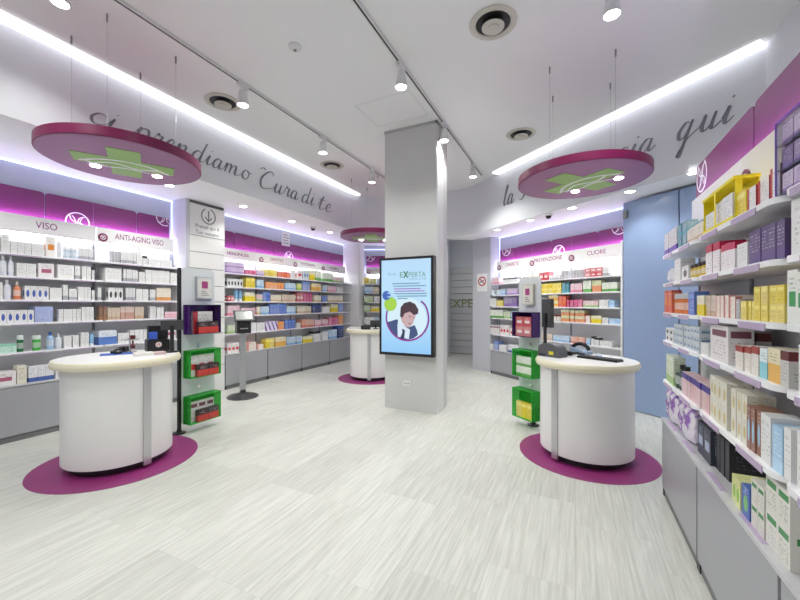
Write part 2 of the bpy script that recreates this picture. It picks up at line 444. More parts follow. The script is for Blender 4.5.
# recessed downlights in the soffit and ceiling
def mk_down(label, loc):
    t = thing('recessed_downlight', label, 'ceiling light', loc, 0, 'recessed downlights')
    MB().lathe([(.058, -.001), (.075, -.001), (.075, -.008), (.060, -.012), (.058, -.006), (.058, -.001)], 24, cap=False).build('trim_ring', PLASTW, t)
    MB().lathe([(.001, -.007), (.059, -.007), (.059, -.003), (.001, -.003)], 24).build('lens', LAMP, t)
    return t
DOWN = [((169, 184.6), 3.17, 'downlight nearest the ANTI-AGING VISO bay'), ((243, 206), 3.17, 'downlight just past the arrow pillar'),
        ((292, 221), 3.17, 'downlight second past the arrow pillar'), ((330, 232), 3.17, 'downlight beside the far small hanging disc'),
        ((497, 229.5), 2.98, 'downlight above the no-smoking sign'), ((530, 220), 2.98, 'downlight beside the camera dome near the CUORE bays'),
        ((572, 207.5), 2.98, 'downlight between the hanging disc and the CUORE sign'), ((630, 191), 2.98, 'downlight above the blue door clamp'),
        ((694, 172), 2.98, 'downlight over the end of the near magenta shelf header'), ((60, 2), 4.0, 'ceiling downlight cut by the picture top in the corner')]
d0 = None
for (px, py), z, lab in DOWN:
    loc = at_z(px, py, z)
    if d0 is None: d0 = mk_down('recessed ' + lab, loc)
    else: dup(d0, loc, 0, 'recessed ' + lab)
    spot((loc.x, loc.y, z - .03), 16 if z < 3.5 else 30, R(130), .7, .06)
dup(d0, (-2.75, 9.3, 3.449), 0, 'unseen downlight added to brighten the passage before the shutter'); spot((-2.75, 9.3, 3.42), 30, R(140), .7, .06)  # added downlight and spot, hidden above the soffit edge, to brighten the dark passage
for x, y in ((-5.0, 1.6), (-5.0, 2.9)): spot((x, y, 3.14), 16, R(130), .7, .06)

# air vents, smoke detector, camera domes
def mk_vent(label, loc):
    t = thing('ceiling_vent', label, 'air vent', loc, 0, 'round ceiling air vents')
    MB().lathe([(.15, -.001), (.205, -.001), (.21, -.006), (.195, -.012), (.17, -.016), (.155, -.012), (.15, -.006), (.15, -.001)], 40, cap=False).build('outer_ring', VENTM, t)
    MB().lathe([(.0005, -.0012), (.15, -.0012), (.15, -.0025), (.0005, -.0025)], 40).build('throat', BLACK, t)
    MB().lathe([(.0005, -.012), (.05, -.014), (.085, -.026), (.098, -.034), (.098, -.04), (.08, -.044), (.05, -.04), (.048, -.05), (.0005, -.054)], 36).build('inner_disc', VENTM, t)
    return t
VENTS = [((223, 102), 'round ceiling vent between the track and the "ci prendiamo" lettering'), ((493, 23), 'largest round ceiling vent near the top of the picture'),
         ((521, 134), 'round ceiling vent beyond the largest one, before the hanging disc'), ((332, 165), 'small far round ceiling vent beside the end of the light strip')]
v0 = None
for (px, py), lab in VENTS:
    loc = at_z(px, py, 4.0)
    if v0 is None: v0 = mk_vent(lab, loc)
    else: dup(v0, loc, 0, lab)
t = thing('smoke_detector', 'round white smoke detector on the open ceiling', 'smoke detector', at_z(295, 46, 4.0))
MB().lathe([(.001, -.001), (.06, -.001), (.06, -.018), (.045, -.035), (.03, -.04), (.001, -.04)], 24).build('housing', PLASTW, t)
MB().lathe([(.001, -.041), (.015, -.041), (.015, -.047), (.001, -.047)], 12).build('sensor', mat('sensor grey', (.25, .25, .27), .4), t)
cam_things = [((313, 227), 3.168, 'small dark camera dome under the soffit above the far row'), ((548.5, 214), 2.978, 'small dark camera dome under the soffit near the CUORE bays')]
c0 = None
for (px, py), z, lab in cam_things:
    loc = at_z(px, py, z)
    if c0 is None:
        c0 = thing('camera_dome', lab, 'security camera', loc, 0, 'camera domes')
        MB().lathe([(.001, 0), (.06, 0), (.06, -.03), (.052, -.035), (.001, -.035)], 20).build('housing', PLASTW, c0)
        MB().lathe([(.046, -.035), (.042, -.055), (.028, -.075), (.001, -.082)], 20).build('dome', BLACK, c0)
    else: dup(c0, loc, 0, lab)
# faint ceiling hatch in front of the column
hx = MB()
for x0, x1, y0, y1 in ((-2.5, -1.75, 3.9, 3.905), (-2.5, -1.75, 4.5, 4.505), (-2.5, -2.495, 3.9, 4.5), (-1.755, -1.75, 3.9, 4.5)): hx.box(x0, x1, y0, y1, 3.998, 4.0)
struct('trim_hatch', hx, mat('hatch seam', (.6, .6, .6), .6))

# hanging discs
def hang_disc(label, c, r, z, rz, wires=True):
    t = thing('hanging_disc', label, 'hanging sign', (c[0], c[1], z), rz)
    MB().lathe([(r - .012, .002), (r, .006), (r, .085), (r - .01, .09), (.001, .09)], 72).build('rim', MAGRIM, t)
    MB().lathe([(.001, 0), (r - .012, 0), (r - .012, .01), (.001, .01)], 72).build('underside', MAGU, t)
    k = r / .65
    cr = MB(); w, L = .125 * k, .40 * k
    pts = [(-w, -L), (w, -L), (w, -w), (L, -w), (L, w), (w, w), (w, L), (-w, L), (-w, w), (-L, w), (-L, -w), (-w, -w)]
    cr.prism(pts, -.004, .001); cr.build('green_cross', GREEN, t)
    em = MB()
    arcs = [[(-.36, -.10), (-.2, .03), (0, .08), (.2, .03), (.36, -.12)], [(-.34, -.06), (-.15, -.16), (0, -.13), (.15, -.16), (.3, -.22)], [(-.3, -.14), (-.1, -.02), (.1, -.1), (.26, -.03)]]
    for A in arcs:
        q = MB(); ribbon(q, smooth_path([(x * k, y * k) for x, y in A], 7), .022 * k, 0, 1)
        em.add([(x, -z_, -.0065 if y < .5 else -.004) for x, y, z_ in q.v], q.f)
    em.build('emblem', EMBW, t)
    for x, y in ((-.25, .22), (.26, .24)):
        MB().lathe([(.001, -.010), (.034, -.010), (.044, -.004), (.044, .0005)], 20, x * k, y * k).build('lamp', LAMP, t)
    for ux in (-.3, .3):
        for uy in (-.3, .3):
            x, y = ux * math.cos(rz) + uy * math.sin(rz), -ux * math.sin(rz) + uy * math.cos(rz)
            wv = MB().tube([(x, y, .085), (x, y, 3.98 - z)], .0022, 6).build('wire', STEEL, t)
            MB().lathe([(.008, 3.93 - z), (.008, 3.999 - z), (.001, 3.999 - z)], 10, x, y).build('wire_clip', mat('clip metal', (.35, .35, .36), .35, .8), wv)
    return t
hang_disc('large magenta hanging disc with green cross over the mouse-mat counter', (-3.935, 2.045), .645, 2.86, R(60))
hang_disc('magenta hanging disc with green cross over the counter near the blue glass', (.06, 4.45), .655, 2.83, RIGHT.rz)
hang_disc('smallest far magenta hanging disc, half hidden by the central column', (-3.72, 6.45), .64, 2.84, BACK.rz)

# bulkhead lettering drawn as brush strokes
G = {
 'c': (.75, [[(.62, .82), (.5, .98), (.28, .9), (.1, .5), (.2, .06), (.45, .02), (.75, .3)]]),
 'i': (.45, [[(.0, .35), (.2, .95), (.12, .3), (.2, .02), (.45, .3)], [(.24, 1.35), (.3, 1.45)]]),
 'p': (.85, [[(0, .4), (.22, .98), (.12, .2), (.0, -.85)], [(.1, .3), (.3, .9), (.55, .95), (.62, .5), (.4, .05), (.2, .15)], [(.4, .05), (.85, .3)]]),
 'b': (.75, [[(0, .3), (.3, 1.5), (.38, 1.9), (.24, 1.7), (.12, .5), (.2, .03), (.48, .15), (.5, .6), (.3, .7)], [(.45, .62), (.75, .6)]]),
 'r': (.6, [[(0, .3), (.18, 1.05), (.26, .9), (.42, .88), (.36, .4), (.42, .03), (.6, .3)]]),
 'e': (.6, [[(0, .3), (.3, .5), (.42, .82), (.3, .98), (.12, .6), (.16, .1), (.35, .02), (.6, .3)]]),
 'n': (.9, [[(0, .35), (.14, .95), (.1, .02)], [(.1, .3), (.35, .92), (.5, .8), (.48, .2), (.58, .02), (.9, .32)]]),
 'd': (.85, [[(.5, .85), (.3, .95), (.08, .55), (.12, .05), (.35, .1), (.55, .6)], [(.72, 1.9), (.55, .6), (.52, .15), (.62, .02), (.85, .3)]]),
 'a': (.8, [[(.5, .85), (.3, .95), (.08, .5), (.14, .04), (.36, .14), (.54, .9)], [(.54, .9), (.48, .2), (.58, .02), (.8, .3)]]),
 'm': (1.3, [[(0, .35), (.14, .95), (.1, .02)], [(.1, .3), (.32, .92), (.46, .8), (.42, .02)], [(.42, .3), (.66, .92), (.82, .8), (.8, .2), (.92, .02), (1.3, .35)]]),
 'o': (.75, [[(.45, .92), (.2, .9), (.06, .45), (.2, .03), (.46, .1), (.55, .6), (.42, .92), (.5, .78), (.75, .8)]]),
 'C': (1.2, [[(.95, 1.55), (.85, 1.85), (.5, 1.7), (.12, .9), (.2, .1), (.6, .0), (1.2, .4)], [(-.1, 1.75), (.1, 1.95), (.3, 1.85)]]),
 'u': (.85, [[(0, .35), (.16, .95), (.1, .3), (.2, .02), (.42, .25), (.56, .95)], [(.56, .95), (.48, .2), (.58, .02), (.85, .3)]]),
 't': (.6, [[(.0, .35), (.3, 1.6), (.18, .5), (.2, .05), (.35, .02), (.6, .3)], [(-.02, 1.08), (.5, 1.18)]]),
 'l': (.5, [[(0, .3), (.32, 1.4), (.36, 1.9), (.22, 1.7), (.12, .4), (.22, .02), (.5, .3)]]),
 'F': (1.2, [[(.1, 1.7), (.5, 1.85), (1.2, 1.8)], [(.62, 1.8), (.45, .8), (.2, .0), (.0, .1)], [(.3, .95), (.85, 1.0)]]),
 'q': (.95, [[(.5, .85), (.3, .95), (.08, .5), (.14, .04), (.36, .14), (.56, .95)], [(.58, 1.0), (.45, .1), (.3, -1.0), (.18, -.9), (.5, -.1), (.95, .35)]]),
 ' ': (.7, []),
}
def brush(name, label, words, frame_pt, rz):
    """words: list of (text, x, baseline z, x-height, stretch)"""
    root = thing(name, label, 'lettering', frame_pt, rz)
    for body, x, z, h, k in words:
        cx = x; t = MB()
        for ch in body:
            adv, strokes = G[ch]
            for S in strokes:
                P = smooth_path([(cx + (p[0] + p[1] * .16) * h * k, z + p[1] * h) for p in S], 6)
                ribbon(t, P, lambda dx, dz, u: h * (.07 + .13 * max(0, -dz)) * (.55 + .45 * math.sin(PI * min(1, max(0, u)))), -.008, -.0005)
            cx += adv * h * k
        t.build('word', INKG, root)
    return root
def on_left(px, py):
    q = at_plane(px, py, (-1, 0), 4.55); return q.y, q.z
def on_right(px, py):
    q = at_plane(px, py, (.629, .777), 4.70); return q.x * .777 - q.y * .629, q.z
def word_fit(body, fn, p0, p1, hpx):
    """place a word so that its baseline runs from picture point p0 to p1 on the bulkhead"""
    (a0, z0), (a1, z1) = fn(*p0), fn(*p1)
    _, zt = fn(p0[0], p0[1] - hpx)
    h = zt - z0; w = sum(G[c][0] for c in body) * h
    return (body, a0, (z0 + z1) / 2, h, (a1 - a0) / w)
LWORDS = [word_fit('ci', on_left, (87, 124), (117, 128), 12.5), word_fit('prendiamo', on_left, (133, 138), (250, 180), 13), word_fit('Cura', on_left, (258, 188), (298, 199), 10.5),
          word_fit('di', on_left, (301, 202), (314, 206), 9.5), word_fit('te', on_left, (317, 209), (331, 212), 9)]
zb = [w[2] for w in LWORDS]
brush('bulkhead_lettering', 'grey brush lettering "ci prendiamo Cura di te" on the bulkhead', LWORDS, (-4.55, 0, 0), PI / 2)
RWORDS = [word_fit('la', on_right, (503, 206), (514, 203), 10), word_fit('Farma', on_right, (519, 201), (612, 166), 11), word_fit('cia', on_right, (614, 163), (655, 150), 12), word_fit('qui', on_right, (676, 141), (733, 122), 15.5)]
brush('bulkhead_lettering', 'grey brush lettering ending in "qui" on the angled bulkhead', RWORDS, Vector((.629 * 4.7, .777 * 4.7, 0)), RIGHT.rz)

# ================================================================== SHELVING
def shelf_poly(w, depth, r=.05, y1=-.022):
    P = [(.004, y1), (.004, -depth + r)]
    for i in range(1, 7):
        a = PI + .5 * PI * i / 6; P.append((.004 + r + r * math.cos(a), -depth + r + r * math.sin(a)))
    for i in range(0, 7):
        a = 1.5 * PI + .5 * PI * i / 6; P.append((w - .004 - r + r * math.cos(a), -depth + r + r * math.sin(a)))
    P.append((w - .004, y1)); return P[::-1]
UNITS = {}
def shelving(label, frame, a0, w, depth, levels, top, fas, sign=None, ssize=.11, sx=.5, badge=True, cab=.62, ends=(), tagw=.30, r=.03, endmat=None, white=None, swidth=None, strip=(.028, .016, 2), fy=0):
    """one bay: back panel, uprights, shelves with price strips, lit fascia with its word"""
    t = thing('shelving_unit', label, 'shelving', frame.p(a0), frame.rz, 'pharmacy shelving bays')
    white = levels[0] if white is None else white
    MB().box(0, w, -.02, -.003, cab, white).build('back_panel', BACKG, t)
    MB().box(0, w, -.02, -.003, white, fas[1]).build('lit_panel', BACKW, t)
    ug = mat('upright grey', (.30, .30, .32), .4)
    for j, x in enumerate((0, w - .012)):
        u = MB().box(x, x + .012, -.032, -.02, cab, fas[0]).build('upright', ug, t)
        if j: continue
        sl_ = MB()
        for k in range(int((levels[0] - cab) / .075)):
            z = cab + .05 + k * .075
            sl_.box(.003, .009, -.0326, -.032, z, z + .035)
        sl_.build('groove', BLACK, u)
    for x0, x1 in ends:
        MB().box(x0, x1, -depth, -.003, cab, fas[1] if endmat else levels[0] + .02).build('side_panel', endmat or SHELFW, t)
    for z in levels:
        s = MB().prism(shelf_poly(w, depth, r), z - .022, z).build('shelf', SHELFW, t)
        for x in (.12, w - .12 - tagw)[:strip[2]]:
            jit = random.uniform(-.04, .04)
            MB().box(x + jit, x + jit + tagw, -depth - .003, -depth - .0002, z - strip[0], z - strip[1]).build('price_strip', MAUVE, s)
    f = MB().box(.002, w - .002, -.10 + fy, -.085 + fy, fas[0], fas[1]).box(.002, w - .002, -.104 + fy, -.1 + fy, fas[0], fas[0] + .008).build('fascia', LAM, t)
    MB().box(.01, w - .01, -.084 + fy, -.068 + fy, fas[1] - .03, fas[1] - .015).build('violet_light_strip', LEDP, t)
    MB().box(.01, w - .01, -.084 + fy, -.05 + fy * .6, fas[0] + .01, fas[0] + .025).build('light_strip', LEDW, t)
    MB().box(.002, w - .002, -.0995 + fy, -.099 + fy, fas[0] - .008, fas[0]).build('fascia_edge', INKM, t)
    if sign: text('sign_lettering', sign, ssize, INKM, f, (w * sx, -.1005, (fas[0] + fas[1]) / 2 - ssize * .3), width=swidth)
    if badge:
        bd = MB(); bd.prism_y([(.07 + .055 * math.cos(k * PI / 12), fas[0] + .06 + .055 * math.sin(k * PI / 12)) for k in range(24)], -.108 + fy, -.1 + fy)
        bo = bd.build('badge', MAGRIM, t); q = MB(); emblem(q, .07, fas[0] + .06, .03, .006, -.1095 + fy, -.108 + fy); q.build('badge_mark', EMBW, bo)
    UNITS[(id(frame), round(a0, 2))] = t
    return t
def cabinet(label, frame, a0, w, h, front, gap=GREYD if False else None, plinth=.06):
    t = thing('base_cabinet', label, 'cabinet', frame.p(a0), frame.rz, 'grey base cabinets')
    MB().box(0, w, -front + .02, -.004, plinth, h - .022).build('body', gap or GREY, t)
    MB().box(.012, w - .012, -front, -front + .0195, plinth + .01, h - .03).build('front_panel', GREY, t)
    MB().box(0, w, -front - .004, -.004, h - .022, h - .003).build('cabinet_top', mat('cabinet top grey', (.55, .55, .57), .35), t)
    MB().box(.01, w - .01, -front + .012, -front + .03, 0, plinth).build('plinth', mat('plinth grey', (.16, .16, .17), .45), t)
    for x in (.0, w - .03): MB().box(x, x + .03, -front + .006, -front + .0115, 0, plinth - .001).build('foot', BLACK, t)
    return t
def header(label, frame, a0, w, z0, z1, em=None, corners=(0, 0, 1, 1), t0=.003, seam=None):
    t = thing('header_panel', label, 'wall panel', frame.p(a0), frame.rz, 'magenta header panels')
    MB().prism_y(rrect(0, w, z0, z1, .04, 5, corners), -t0 - .012, -t0).build('panel', MAG, t)
    if seam: MB().box(seam - .004, seam + .004, -t0 - .0132, -t0 - .012, z0, z1).build('seam', MAGU, t)
    if em:
        q = MB(); emblem(q, em[0], em[1], em[2], .013, -t0 - .0135, -t0 - .012, (0, w, z0, z1)); q.build('emblem', EMBW, t)
    return t

LLEV = [2.06, 1.81, 1.55, 1.29, .965]
A_BAYS = [(.60, 1.02, None), (1.625, 1.01, 'VISO'), (2.64, 1.03, 'ANTI-AGING VISO')]
for i, (a0, w, sg) in enumerate(A_BAYS):
    nm = ('bay cut off by the picture edge', 'VISO bay', 'ANTI-AGING VISO bay')[i]
    shelving(f'white shelving of the {nm}', LEFT, a0, w, .30, LLEV, 2.5, (2.34, 2.53), sg, .115, .5 if i == 1 else .53, i == 2, ends=((w - .015, w),) if i == 2 else (), swidth=(None, .2, .66)[i])
    cabinet(f'low grey base cabinet under the {nm}', LEFT, a0, w, .62, .35)
header('magenta wall panel cut off by the picture edge, nearest the VISO bay', LEFT, 1.13, 1.01, 2.53, 2.86)
header('magenta wall panel bridging VISO and ANTI-AGING VISO bays, emblem at its bottom', LEFT, 2.15, 1.025, 2.53, 2.86, (.32, 2.56, .125), seam=.49)
header('short magenta wall panel beside the arrow pillar', LEFT, 3.185, .47, 2.53, 2.86, (.40, 2.86, .125), (0, 0, 0, 1))
B_BAYS = [(4.42, .98), (5.40, 1.0), (6.40, 1.02), (7.42, 1.08)]
BN = ('first', 'second', 'third', 'fourth')
BSG = ('MENOPAUSA', 'DIETETICI', 'FITOTERAPIA', 'STOMACO')
for i, (a0, w) in enumerate(B_BAYS):
    shelving(f'white shelving, {BN[i]} bay beyond the arrow pillar', LEFT, a0, w, .30, LLEV, 2.5, (2.34, 2.53), BSG[i], .085, .5, i > 0, ends=((w - .015, w),) if i == 3 else ())
    cabinet(f'low grey base cabinet, {BN[i]} one beyond the arrow pillar', LEFT, a0, w, .62, .35, GREYD)
for k, (a0, w, em, sm_, lab) in enumerate(((4.42, .46, (.05, 2.86, .13), None, 'short magenta wall panel just beyond the arrow pillar'), (4.89, .99, None, .51, 'magenta wall panel bridging first and second bays beyond the pillar'),
        (5.89, 1.0, (.47, 2.56, .125), .51, 'magenta wall panel with emblem, bridging second and third bays beyond the pillar'), (6.90, 1.04, None, .52, 'magenta wall panel bridging third and fourth bays beyond the pillar'),
        (7.95, .55, None, None, 'last magenta wall panel of the far row, at the side pillar'))):
    header(lab, LEFT, a0, w, 2.53, 2.86, em, (0, 0, int(k < 4), int(k > 0)), seam=sm_)
# behind the column, far end
shelving('white shelving at the far end, between the side pillar and the screen', BACK, -.95, 1.07, .30, LLEV, 2.5, (2.34, 2.53), 'INTESTINO', .07, .3, True)
cabinet('low grey base cabinet at the far end behind the small counter', BACK, -.95, 1.07, .62, .35)
header('magenta wall panel at the far end beside the screen', BACK, -.95, 1.07, 2.53, 2.86, (.10, 2.84, .13))
# angled side
RLEV = [1.93, 1.69, 1.45, 1.20, .85]
D_BAYS = [(-6.31, .94, 'DIABETE'), (-5.37, .90, 'PREVENZIONE'), (-4.47, 1.07, 'CUORE')]
for i, (a0, w, sg) in enumerate(D_BAYS):
    nm = ('far bay beside the no-smoking sign', 'PREVENZIONE bay', 'CUORE bay')[i]
    shelving(f'white shelving of the {nm}', RIGHT, a0, w, .26, RLEV, 2.4, (2.23, 2.42), sg, .10, .5, True, cab=.52, strip=(.026, .016, 1), ends=((w - .03, w),) if i == 2 else (), endmat=SHELFW if i == 2 else None)
    cabinet(f'low grey base cabinet under the {nm}', RIGHT, a0, w - (.03 if i == 2 else 0), .52, .28)
header('short magenta wall panel at the no-smoking end, emblem at its top corner', RIGHT, -6.31, .47, 2.42, 2.68, (.20, 2.66, .12), (0, 0, 1, 0))
header('magenta wall panel bridging the far and PREVENZIONE bays', RIGHT, -5.83, .91, 2.42, 2.68, None, seam=.46)
header('magenta wall panel bridging PREVENZIONE and CUORE bays, emblem at its bottom', RIGHT, -4.91, .93, 2.42, 2.68, (.17, 2.44, .12), seam=.44)
header('magenta wall panel over the CUORE bay, emblem cut by its top edge', RIGHT, -3.97, .55, 2.42, 2.68, (.36, 2.69, .12))
# near run in front of the blue glass
GLEV = [1.87, 1.655, 1.435, 1.22, .915]
E_BAYS = [(-3.50, .92), (-2.58, .92), (-1.66, .92)]
GN = ("bay next to the blue glass", "middle bay of the near run", "bay cut off by the picture edge, near run")
for i, (a0, w) in enumerate(E_BAYS):
    shelving(f'white shelving, {GN[i]}', GOND, a0, w, .265, GLEV, 2.2, (2.09, 2.285), None, .05, .6, i == 1, cab=.61, tagw=.24, r=.07, white=2.0, strip=(.032, .006, 2), fy=.03)
    cb = cabinet(f'low grey base cabinet, {GN[i]}', GOND, a0, w, .61, .26)
    for x in (.12, .55): MB().box(x, x + .22, -.252, -.225, .607, .6085).build('price_strip', MAUVE, cb)
header('magenta wall panel at the blue glass end with emblem on its tip', GOND, -3.62, 1.03, 2.285, 2.575, (.14, 2.47, .115), t0=.003)
header('magenta wall panel cut off by the picture edge, near run', GOND, -2.58, .92, 2.285, 2.575)
header('magenta wall panel out at the near end of the near run', GOND, -1.65, .92, 2.285, 2.575)
# ================================================================== PILLAR WITH THE TICKET SIGN
struct('column_ticket', MB().box(-5.85, -5.52, 3.72, 4.41, 0, 3.17), mat('pillar side', (.60, .60, .66), .55))
cl = MB()
tag(MB().box(-5.524, -5.519, 3.78, 4.405, 0, 3.165).build('trim_groove', mat('groove dark', (.12, .12, .13), .6)), kind='structure')
for z0, z1 in ((.0, .46), (.46, .73), (.73, 1.0), (1.0, 1.27), (1.27, 1.535), (1.535, 1.80), (1.80, 2.08), (2.08, 2.345), (2.345, 2.61), (2.61, 3.12)): cl.box(-5.519, -5.50, 3.775, 4.41, z0 + .005, z1 - .005)
struct('trim_pillar', cl, LAM)
t = thing('ticket_sign', 'arrow-in-circle sign with lettering on the white pillar', 'sign', (-5.50, 4.10, 2.785), PI / 2)
q = MB(); ribbon(q, [(-.0 + .125 * math.cos(R(a)), .17 + .125 * math.sin(R(a))) for a in range(120, 440, 8)], .02, -.003, 0)
ribbon(q, [(0, .26), (0, .09)], .022, -.003, 0); ribbon(q, [(-.06, .15), (0, .085), (.06, .15)], .022, -.003, 0)
q.build('arrow_symbol', INKG, t)
text('lettering', 'Prendi qui il', .085, INKG, t, (-.02, -.001, -.045), width=.42)
text('lettering', 'Tuo numero', .085, INKG, t, (-.02, -.001, -.145), width=.42)
t = thing('wall_notice', 'small white notice plate high on the wall above the far row', 'sign', LEFT.p(6.25, .003, 2.80), LEFT.rz)
MB().box(-.12, .12, -.03, 0, 0, .30).build('plate', PLASTW, t)
q = MB()
for k in range(4): q.box(-.08, .08 - .03 * (k % 2), -.032, -.03, .05 + k * .06, .065 + k * .06)
q.build('print', INKG, t)

# ================================================================== SCREEN ON THE COLUMN
TVX, TVY, TVZ = -2.115, 4.689, 1.467
tv = thing('wall_screen', 'tall black-framed advertising screen lit pale blue on the central column', 'screen', (TVX, TVY, TVZ))
W2, H2 = .41, .685
fr = MB().box(-W2, W2, -.103, -.005, -H2, H2)
fr.build('casing', BLACK, tv)
def glow(name, c, k=1.0):
    return mat('screen ' + name, (.02, .02, .02), .3, 0, k * .57, c)
SCX = glow('pale blue', hexc('a9d2f2'), 1.0)
scm, nt, bs = new_mat('screen gradient')
g = nt.nodes.new('ShaderNodeTexCoord'); spz = nt.nodes.new('ShaderNodeSeparateXYZ'); nt.links.new(g.outputs['Generated'], spz.inputs[0])
rp = nt.nodes.new('ShaderNodeValToRGB'); rp.color_ramp.elements[0].color = (*hexc('8fc4f0'), 1); rp.color_ramp.elements[1].color = (*hexc('b4d6f3'), 1)
el = rp.color_ramp.elements.new(.5); el.color = (*hexc('b9e0f6'), 1)
nt.links.new(spz.outputs[2], rp.inputs[0]); nt.links.new(rp.outputs[0], bs.inputs['Emission Color']); bs.inputs['Emission Strength'].default_value = .6
bs.inputs['Base Color'].default_value = (.02, .02, .02, 1); bs.inputs['Roughness'].default_value = .25
pic = MB().box(-W2 + .035, W2 - .035, -.105, -.102, -H2 + .04, H2 - .035).build('display', scm, tv)
def tvp(px, py):
    q = at_plane(px, py, (0, 1), TVY - .105); return (q.x - TVX, q.z - TVZ)
yl = [-.105]
def flat(name, polys, m, parent=None):
    yl[0] -= .0004; q = MB()
    for P in polys: q.prism_y(P, yl[0], yl[0] + .0003)
    return q.build(name, m, parent or pic)
def strip(name, P, w, m):
    yl[0] -= .0004; q = MB(); ribbon(q, P, w, yl[0], yl[0] + .0003); return q.build(name, m, pic)
gy = glow('grey text', hexc('6f93ab')); mg = glow('violet text', hexc('a06fc0')); gr = glow('green logo', hexc('5f9a7c')); pu = glow('ring magenta', hexc('8a2090'))
c0_ = tvp(407.5, 320); r0_ = .325
cx0, cz0 = c0_
def circ(cx, cz, r, a0=0, a1=360, n=40): return [(cx + r * math.cos(R(a0 + (a1 - a0) * i / n)), cz + r * math.sin(R(a0 + (a1 - a0) * i / n))) for i in range(n + 1)]
flat('portrait_backdrop', [circ(cx0 - .012, cz0 + .012, r0_ - .03)[:-1]], glow('backdrop', hexc('d5edf8')))
PT = lambda pts: [tvp(375 + x / 8.57, 290 + y / 8.57) for x, y in pts]
flat('portrait_jacket', [PT([(105, 275), (190, 250), (230, 300), (290, 320), (340, 300), (362, 350), (368, 385), (330, 415), (285, 425), (230, 420), (180, 400), (140, 365), (115, 320)])], glow('jacket', hexc('3d4f7d')))
flat('portrait_shirt', [PT([(200, 250), (235, 300), (285, 330), (300, 340), (290, 420), (195, 400), (193, 300)])], glow('shirt', hexc('d8e8f5')))
flat('portrait_tie', [PT([(232, 330), (258, 345), (250, 420), (215, 412), (235, 365)])], glow('tie', hexc('24304f')))
flat('portrait_face', [PT([(215, 200), (250, 180), (330, 190), (352, 215), (340, 245), (325, 290), (295, 318), (262, 315), (228, 270)])], glow('face', hexc('c9a9ac')))
flat('portrait_hair', [PT([(215, 225), (220, 150), (250, 112), (300, 98), (345, 120), (374, 170), (368, 205), (335, 215), (300, 185), (255, 200), (235, 240)])], glow('hair', hexc('46303c')))
flat('portrait_features', [PT([(290, 222), (312, 228), (310, 235), (290, 230)]), PT([(325, 232), (342, 236), (340, 242), (325, 239)]), PT([(285, 285), (312, 284), (310, 291), (287, 291)])], glow('features', hexc('6b4a52')))
strip('ring', [tvp(375 + x / 8.57, 290 + y / 8.57) for x, y in smooth_path([(105, 175), (98, 250), (118, 320), (165, 385), (225, 422), (290, 432), (350, 418), (405, 380), (445, 320), (460, 250), (450, 180), (430, 130), (395, 95)], 5)], .024, pu)
flat('badge', [circ(*tvp(390.5, 304), .10)[:-1]], glow('lime', hexc('a5d24a')))
flat('badge_print', [circ(*tvp(386.5, 295.5), .065)[:-1]], glow('badge blue', hexc('3f66b8')))
flat('badge_bars', [[tvp(383.6, y + d) for y, d in ()] or [(cx0 - .31, z), (cx0 - .21, z), (cx0 - .21, z + .018), (cx0 - .31, z + .018)] for z in (tvp(386, 294)[1], tvp(386, 297.5)[1])], glow('badge bars', hexc('a8cdf0')))
def tvt(body, px, py, size, m, width, al='LEFT'):
    x, z = tvp(px, py); yl[0] -= .0004
    return text('screen_lettering', body, size, m, pic, (x, yl[0], z), al, ext=.0002, width=width)
tvt('Farm', 388, 275.5, .055, glow('faint text', hexc('86a9c2')), .12)
tvt('E', 399.4, 277.5, .105, gr, .055); tvt('PERTA', 408.5, 277.2, .10, gr, .25)
x_, z_ = tvp(406, 274.6)
yl[0] -= .0004; q = MB(); ribbon(q, [(x_ - .03, z_ - .045), (x_ + .03, z_ + .045)], .018, yl[0], yl[0] + .0003); ribbon(q, [(x_ - .03, z_ + .045), (x_ + .03, z_ - .045)], .018, yl[0], yl[0] + .0003)
q.build('logo_cross', glow('dark green', hexc('3f7a52')), pic)
tvt('vicini a te', 409, 279.8, .04, gy, .25)
for i, (px0, px1, py, m) in enumerate(((392.5, 420, 283.8, gy), (393.5, 426, 286.3, gy), (394, 421, 289, mg), (394.5, 425, 291.3, mg), (394.5, 427, 293.8, gy), (397, 427, 296.2, gy), (398, 408, 298.6, gy))):
    (xa, za), (xb, zb_) = tvp(px0, py), tvp(px1, py)
    strip('text_line', [(xa + (xb - xa) * k / 8, za) for k in range(9)], .014, m)

# small fitting low on the column
t = thing('floor_socket', 'small white socket plate low on the central column', 'socket', (-2.14, 4.69, .38))
MB().prism_y(rrect(-.06, .06, -.04, .04, .01), -.008, 0).build('plate', PLASTW, t)
q = MB()
for x in (-.03, 0, .03): q.prism_y([(x + .008 * math.cos(k * PI / 6), .008 * math.sin(k * PI / 6)) for k in range(12)], -.0085, -.008)
q.build('outlet', GREYD, t)
# no smoking sign on the pier
np_ = Vector((-2.13, 8.33, 0)).lerp(Vector((-1.68, 8.12, 0)), .55)
t = thing('no_smoking_sign', 'white no-smoking sign with red ring on the grey pier', 'sign', (np_.x, np_.y - .004, 1.98), math.atan2(-.21, .45))
MB().prism_y(rrect(-.14, .14, -.2, .2, .015), -.008, 0).build('plate', PLASTW, t)
RED = mat('sign red', hexc('b5252c'), .4)
q = MB(); ribbon(q, circ(0, .03, .095), .025, -.0105, -.008); ribbon(q, [(-.065, .095), (.065, -.035)], .02, -.0105, -.008); q.build('red_ring', RED, t)
q = MB(); ribbon(q, [(-.06, .01), (.05, .05)], .02, -.0095, -.008); q.build('cigarette', BLACK, t)

